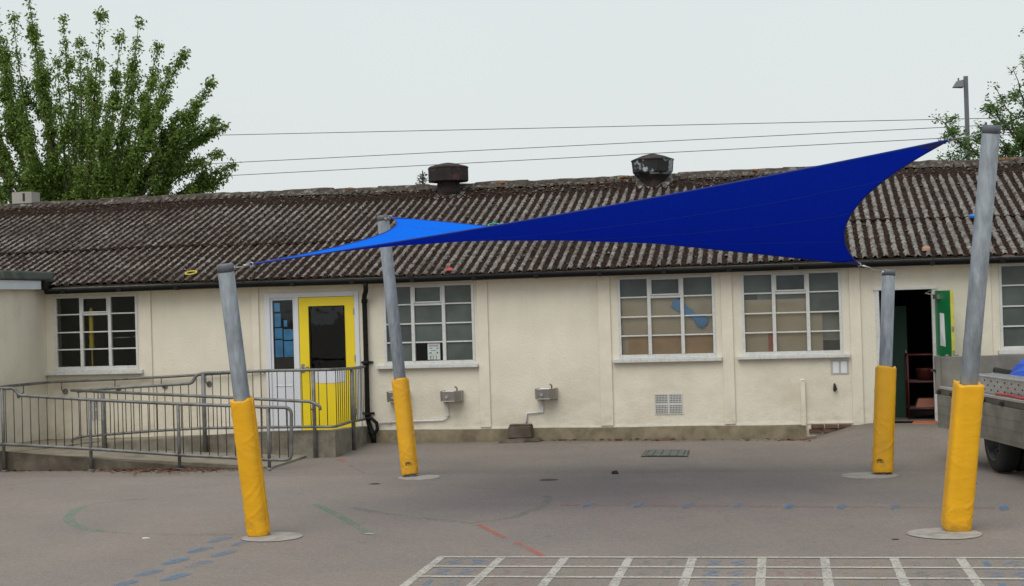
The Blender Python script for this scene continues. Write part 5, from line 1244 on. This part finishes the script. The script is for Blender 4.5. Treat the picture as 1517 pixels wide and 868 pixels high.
gline([(520, 752), (570, 761), (640, 770), (700, 775), (760, 767), (800, 752), (812, 742), (808, 735)], .10, 'p_green_f', 'chalk_arc', 'faint green chalk curve in the middle of the yard')
gline([(708, 777), (750, 798)], .055, 'p_red', 'chalk_line', 'upper of the two orange red chalk dashes above the grid')
gline([(765, 804), (807, 825)], .055, 'p_red', 'chalk_line', 'lower orange red chalk dash touching the grid corner')
gline([(502, 680), (512, 684)], .08, 'p_red', 'chalk_line', 'small orange chalk spot at the foot of the landing corner')
gline([(518, 689), (540, 701)], .06, 'p_red_f', 'chalk_line', 'faint orange chalk dash below the landing corner')
b = MB(); b.use('p_red_f'); rowx = [872, 946, 1018, 1093, 1170, 1247, 1326, 1405, 1487]
ry = lambda x_: 748.5 + (x_ - 820) * .0065
prev = 822
for x_ in rowx:
    ground_ribbon(b, [gp(prev + 8, ry(prev)), gp(x_ - 12, ry(x_))], .13); prev = x_
tag(b.build('faded_painted_line'), 'long faded pink painted line across the yard linking the blue marks', 'ground marking')
for i, x_ in enumerate(rowx):
    if i == 7: continue
    c = gp(x_, ry(x_)); b = MB(); K = 14; vs = []
    for k in range(K):
        a = 2 * PI * k / K; q = c + Vector((.045 * math.cos(a) + .02 * math.sin(a), .17 * math.sin(a), 0)); vs.append((q.x, q.y, gz(q.x, q.y) + .0085))
    vs.append((c.x, c.y, c.z + .0035)); b.add(vs, [(k, (k + 1) % K, K) for k in range(K)])
    nth = ['first', 'second', 'third', 'fourth', 'fifth', 'sixth', 'seventh', '', 'eighth'][i]
    tag(b.build('painted_mark', 'p_blue_f'), f'{nth} from left of the small blue marks along the pink line', 'ground marking', 'small blue marks along the pink line')
# iron cover
t = thing('manhole_cover', 'rectangular iron manhole cover set in tarmac before the wall', 'manhole cover', gp(985, 672))
P = [gp(949, 677), gp(1019, 677), gp(1022, 667), gp(957, 667)]
b = MB(); 
cc = sum(P, Vector()) / 4
def insetq(s_, lift): return [tuple(cc + (p - cc) * s_ + Vector((0, 0, lift))) for p in P]
b.use('kerb_dark'); b.quad(*insetq(1, .002)); b.build('frame', None, t)
b = MB(); o_, i_ = insetq(.95, .006), insetq(.84, .006); b.add(o_ + i_, [(k, (k + 1) % 4, (k + 1) % 4 + 4, k + 4) for k in range(4)]); b.build('rim', 'iron', t)
b = MB(); b.quad(*insetq(.78, .007)); 
for f_ in (.15, .38, .62, .85): 
    q0 = Vector(insetq(.74, .010)[0]).lerp(Vector(insetq(.74, .010)[1]), f_); q1 = Vector(insetq(.74, .010)[3]).lerp(Vector(insetq(.74, .010)[2]), f_); b.tube([q0, q1], .008, 4)
b.build('lid', 'iron', t)
# bits lying about
def lump(px, py, r, m, name, lab, cat, flat=.6):
    c = gp(px, py, 0); b = MB(); vs = []; K = 9
    for (rr, zz) in ((1, 0), (.95, .4), (.6, .85), (.15, 1)):
        for k in range(K):
            a = 2 * PI * k / K; q = rr * r * random.uniform(.7, 1.25); vs.append((c.x + q * math.cos(a) * 1.2, c.y + q * math.sin(a), c.z + zz * r * flat * random.uniform(.7, 1.2)))
    fs = [(l * K + k, l * K + (k + 1) % K, (l + 1) * K + (k + 1) % K, (l + 1) * K + k) for l in range(3) for k in range(K)] + [tuple(3 * K + k for k in range(K))]
    b.add(vs, fs); tag(b.build(name, m), lab, cat)
M['deadleaf'] = mat('dead_leaf_lump', (0.07, 0.028, 0.018), 0.8, var=.4, vscale=30)
lump(911, 702, .035, 'deadleaf', 'dead_leaf', 'curled dark brown leaf on open tarmac below the iron cover', 'leaf', 1.1)
lump(812, 711, .09, 'deadleaf', 'dirt_patch', 'flat brown dirt patch on tarmac left of the curled leaf', 'dirt', .05)
lump(555, 717, .05, 'hole', 'dark_scrap', 'small dark scrap on tarmac left of the far left post', 'scrap', .15)
lump(1327, 799, .03, 'hole', 'twig', 'small dark twig on tarmac left of the near right footing', 'twig', .15)
lump(216, 797, .028, 'paper', 'paper_scrap', 'tiny white scrap on tarmac left of the near left post', 'scrap', .15)
lump(1442, 716, .03, 'deadleaf', 'dead_leaf', 'small dark leaf on tarmac right of the near right post', 'leaf', .5)
for i in range(26):
    x_ = random.uniform(20, 1500); y_ = random.uniform(700, 860)
    if abs(x_ - 384) < 60 or abs(x_ - 1410) < 70: continue
b = MB(); b.use('litter')
def scatter(n, fpx, spread=.02):
    for i in range(n):
        px, py = fpx(); c = gp(px, py, .006); s_ = random.uniform(.015, .045); a = random.uniform(0, PI); u = Vector((math.cos(a), math.sin(a), random.uniform(-.3, .3))); v = Vector((-math.sin(a), math.cos(a), random.uniform(-.2, .5)))
        c.z += s_ * .3; b.add([c - u * s_, c + v * s_ * .6, c + u * s_, c - v * s_ * .6], [(0, 1, 2), (0, 2, 3)])
scatter(1000, lambda: (random.gauss(232, 46), 693.5 + abs(random.gauss(0, 3.4)) + random.uniform(-1.5, 1)))
scatter(220, lambda: (random.uniform(0, 400), random.gauss(697, 1.6)))
tag(b.build('leaf_litter', None), 'reddish brown leaf litter along the foot of the ramp kerb', 'leaf litter', kind='stuff')
b = MB(); b.use('litter')
scatter(260, lambda: (random.uniform(515, 1200), random.gauss(652.5, .8)))
tag(b.build('leaf_litter', None), 'thin line of brown litter along the wall foot', 'leaf litter', kind='stuff')

# ------------------------------------------------------------------ flatbed truck
d = Vector((-math.sin(R_(12.5)), math.cos(R_(12.5)), 0)); r_ = Vector((d.y, -d.x, 0))     # d points away (rear of the truck), r_ to its right side as seen
FOOT = Vector((1.996, 16.496, 0)) - d * .30; REAR = FOOT + d * 1.93
t = thing('flatbed_truck', 'dirty aluminium dropside flatbed truck at the right edge, side flap hanging down', 'truck', FOOT)
def tbox(b, s0, s1, w0, w1, z0, z1):   # s along -d from REAR, w along r_
    P = []
    for z in (z0, z1):
        for (s_, w_) in ((s0, w0), (s1, w0), (s1, w1), (s0, w1)): q = REAR - d * s_ + r_ * w_; P.append((q.x, q.y, z))
    b.hexa(P)
BL_, BW = 3.4, 2.0
b = MB(); tbox(b, .0, BL_, .035, BW, .735, .80); b.build('bed_floor', 'alu', t)
b = MB(); b.use('alu_rim'); tbox(b, 0, BL_, -.005, .06, .803, .832); b.use('brown_band'); tbox(b, 0, BL_, -.002, .03, .742, .80); b.build('side_rave', None, t, bevel=.004)
b = MB(); tbox(b, .015, 2.75, -.018, .014, .355, .738); 
for k in range(3): tbox(b, .02, 2.74, -.0215, -.0185, .40 + k * .11, .404 + k * .11)
b.build('side_flap', 'alu', t, bevel=.005)
b = MB(); tbox(b, 2.78, BL_, -.018, .014, .355, .738); b.build('side_flap', 'alu', t, bevel=.005)
b = MB()
for s_ in (.06, .52, 1.02, 1.55, 2.1, 2.8): tbox(b, s_, s_ + .05, -.04, -.003, .745, .79)
b.build('latch', 'chassis', t, bevel=.006)
b = MB(); tbox(b, -.03, .0, .0, BW, .80, 1.175); 
b.build('tailboard', 'alu', t, bevel=.005)
b = MB(); tbox(b, -.045, .035, -.025, .03, .74, 1.19); b.build('corner_post', 'alu', t, bevel=.006)
b = MB(); tbox(b, -.09, .03, -.055, .0, 1.0, 1.03); b.build('tailboard_catch', 'chassis', t, bevel=.005)
b = MB(); tbox(b, .0, BL_, BW, BW + .03, .80, 1.18); b.build('far_side_board', 'alu', t, bevel=.005)
b = MB(); tbox(b, BL_, BL_ + .04, 0, BW, .80, 1.6); b.build('headboard', 'alu', t, bevel=.005)
b = MB(); tbox(b, .2, BL_ + 1.7, .55, .65, .50, .73); tbox(b, .2, BL_ + 1.7, BW - .65, BW - .55, .50, .73); tbox(b, 1.85, 2.1, .5, BW - .5, .30, .42); tbox(b, .05, .12, .2, BW - .2, .38, .48); b.build('chassis', 'chassis', t)
def wheel(s_, w_, label=None):
    c = REAR - d * s_ + r_ * w_; c.z = .33; pw = MB(); R_t = .33; W2 = .095
    prof = [(.19, -W2), (.27, -W2 - .008), (.315, -W2 + .01), (.33, -W2 + .035), (.33, W2 - .035), (.315, W2 - .01), (.27, W2 + .008), (.19, W2)]
    def rev(b, prof, n=36):
        vs = []; fs = []
        for (rr, ww) in prof:
            for k in range(n): a = 2 * PI * k / n; q = c + r_ * ww + d * (rr * math.cos(a)) + Vector((0, 0, rr * math.sin(a))); vs.append(q)
        for i in range(len(prof) - 1):
            for k in range(n): fs.append((i * n + k, i * n + (k + 1) % n, (i + 1) * n + (k + 1) % n, (i + 1) * n + k))
        b.add(vs, fs, True)
    b = MB(); b.use('rub'); rev(b, prof); o_ = b.build('wheel', None, t)
    b = MB(); b.use('rim'); rev(b, [(.0, -.02), (.07, -.02), (.085, -.045), (.12, -.05), (.14, -.02), (.175, -.04), (.192, -W2 - .002), (.200, -W2 - .004)])
    for k in range(8):
        a = 2 * PI * k / 8; q = c + d * (.10 * math.cos(a)) + Vector((0, 0, .10 * math.sin(a))); b.tube([q - r_ * .05, q - r_ * .065], .010, 6)
    q = b.build('rim'); q.parent = o_; b = MB(); b.use('brown_band'); 
    rev(b, [(.196, -W2 - .003), (.202, -W2 - .010), (.208, -W2 - .004)]); q = b.build('rim_edge'); q.parent = o_
for s_ in (1.62, BL_ + 1.05):
    wheel(s_, .16); wheel(s_, BW - .16)
wheel(1.62, .37)
b = MB()   # mudguard
pts_ = []
for k in range(9): a = PI * (.05 + .9 * k / 8); q = REAR - d * 1.62 + r_ * .30 + d * (.39 * math.cos(a)) + Vector((0, 0, .33 + .37 * math.sin(a))); pts_.append(q)
for i in range(8):
    p, q = pts_[i], pts_[i + 1]; b.quad(p - r_ * .27, q - r_ * .27, q + r_ * .25, p + r_ * .25)
b.build('mudguard', 'chassis', t)
# cab, outside the picture
b = MB(); b.use('cab'); s0, s1 = BL_ + .12, BL_ + 1.9
P = []
prof = [(s0, .42), (s1, .42), (s1 + .02, .95), (s1 - .25, 1.25), (s1 - .70, 1.92), (s0 + .05, 1.95), (s0, 1.85)]
vs = []
for w_ in (.05, BW - .05):
    for (s_, z_) in prof: q = REAR - d * s_ + r_ * w_; vs.append((q.x, q.y, z_))
n = len(prof); b.add(vs, [tuple(range(n)), tuple(range(n, 2 * n))[::-1]] + [(i, i + n, (i + 1) % n + n, (i + 1) % n) for i in range(n)])
b.build('cab', None, t, bevel=.04)
b = MB(); tbox(b, s0 + .3, s0 + 1.0, .035, .05, 1.22, 1.75); b.build('cab_window', 'black', t)
# load: aluminium loading ramp, blue tarpaulin, strap
t2 = thing('loading_ramp', 'pierced aluminium loading ramp lying on the truck bed', 'ramp board', FOOT)
b = MB(); b.use('alu_ladder')
s0, s1 = .62, 2.9; wN, wF = .10, .42; zb_, zt_ = .838, 1.005
tbox(b, s0, s1, wN, wN + .022, zb_, zt_); tbox(b, s0, s1, wF, wF + .022, zb_, zt_); tbox(b, s0, s1, wN - .012, wN + .03, zt_, zt_ + .010); tbox(b, s0, s1, wN - .012, wN + .03, zb_ - .004, zb_)
b.build('side_rail', None, t2)
b = MB(); s_ = s0 + .03
while s_ < s1 - .1: tbox(b, s_, s_ + .07, wN + .022, wF, zt_ - .03, zt_ - .004); s_ += .15
b.build('rung', 'alu_ladder', t2)
b = MB()
k = 0; s_ = s0 + .08
while s_ < s1 - .05:
    for z_ in ((.87, .965) if k % 2 == 0 else (.918,)):
        q = REAR - d * s_ + r_ * (wN - .002); q.z = z_; b.tube([q, q - r_ * .004], .009, 8)
    s_ += .10; k += 1
b.build('hole_row', 'chassis', t2)
def lump3(cx, cy, w_, h_, l_, m, name, lab, cat):
    b = MB(); vs = []; K = 14; L_ = 7
    for i in range(L_):
        f_ = i / (L_ - 1); rr = math.cos(f_ * PI / 2 * .96) ** .8
        for k in range(K):
            a = 2 * PI * k / K; q = REAR - d * (cx + l_ * rr * math.cos(a) * random.uniform(.9, 1.1)) + r_ * (cy + w_ * rr * math.sin(a) * random.uniform(.9, 1.1)); vs.append((q.x, q.y, .80 + h_ * f_ * random.uniform(.92, 1.08)))
    b.add(vs, [(i * K + k, i * K + (k + 1) % K, (i + 1) * K + (k + 1) % K, (i + 1) * K + k) for i in range(L_ - 1) for k in range(K)] + [tuple((L_ - 1) * K + k for k in range(K))], False)
    tag(b.build(name, m), lab, cat)
lump3(.85, .97, .46, .48, .5, 'tarp', 'tarpaulin', 'bundled blue tarpaulin on the truck bed behind the aluminium ramp', 'tarpaulin')
b = MB(); q0 = REAR - d * .33 + r_ * .62; q0.z = 1.05
def tp(s_, w_, z_): q = REAR - d * s_ + r_ * w_; return Vector((q.x, q.y, z_))
b.hexa([tp(.30, .52, .81), tp(.5, .52, .81), tp(.5, .9, .81), tp(.30, .9, .81), tp(.33, .54, 1.06), tp(.40, .55, 1.05), tp(.42, .86, .99), tp(.34, .86, .99)])
tag(b.build('tool_case', 'chassis', bevel=.02), 'black case on the truck bed by the tailboard', 'case')
b = MB(); b.tube([tp(1.75, .06, .843), tp(1.85, .03, .85), tp(2.2, .05, .855), tp(2.5, .04, .845), tp(2.8, .05, .85)], .014, 6); tag(b.build('ratchet_strap', 'red'), 'red strap lying along the edge of the truck bed', 'strap')

# ------------------------------------------------------------------ tidy: sub-parts keep their world place
bpy.context.view_layer.update()
for o in bpy.data.objects:
    if o.parent and o.parent.parent:
        # meshes are authored in world space; cancel whatever the part's matrix adds
        o.matrix_parent_inverse = o.parent.matrix_world.inverted()
bpy.context.view_layer.update()
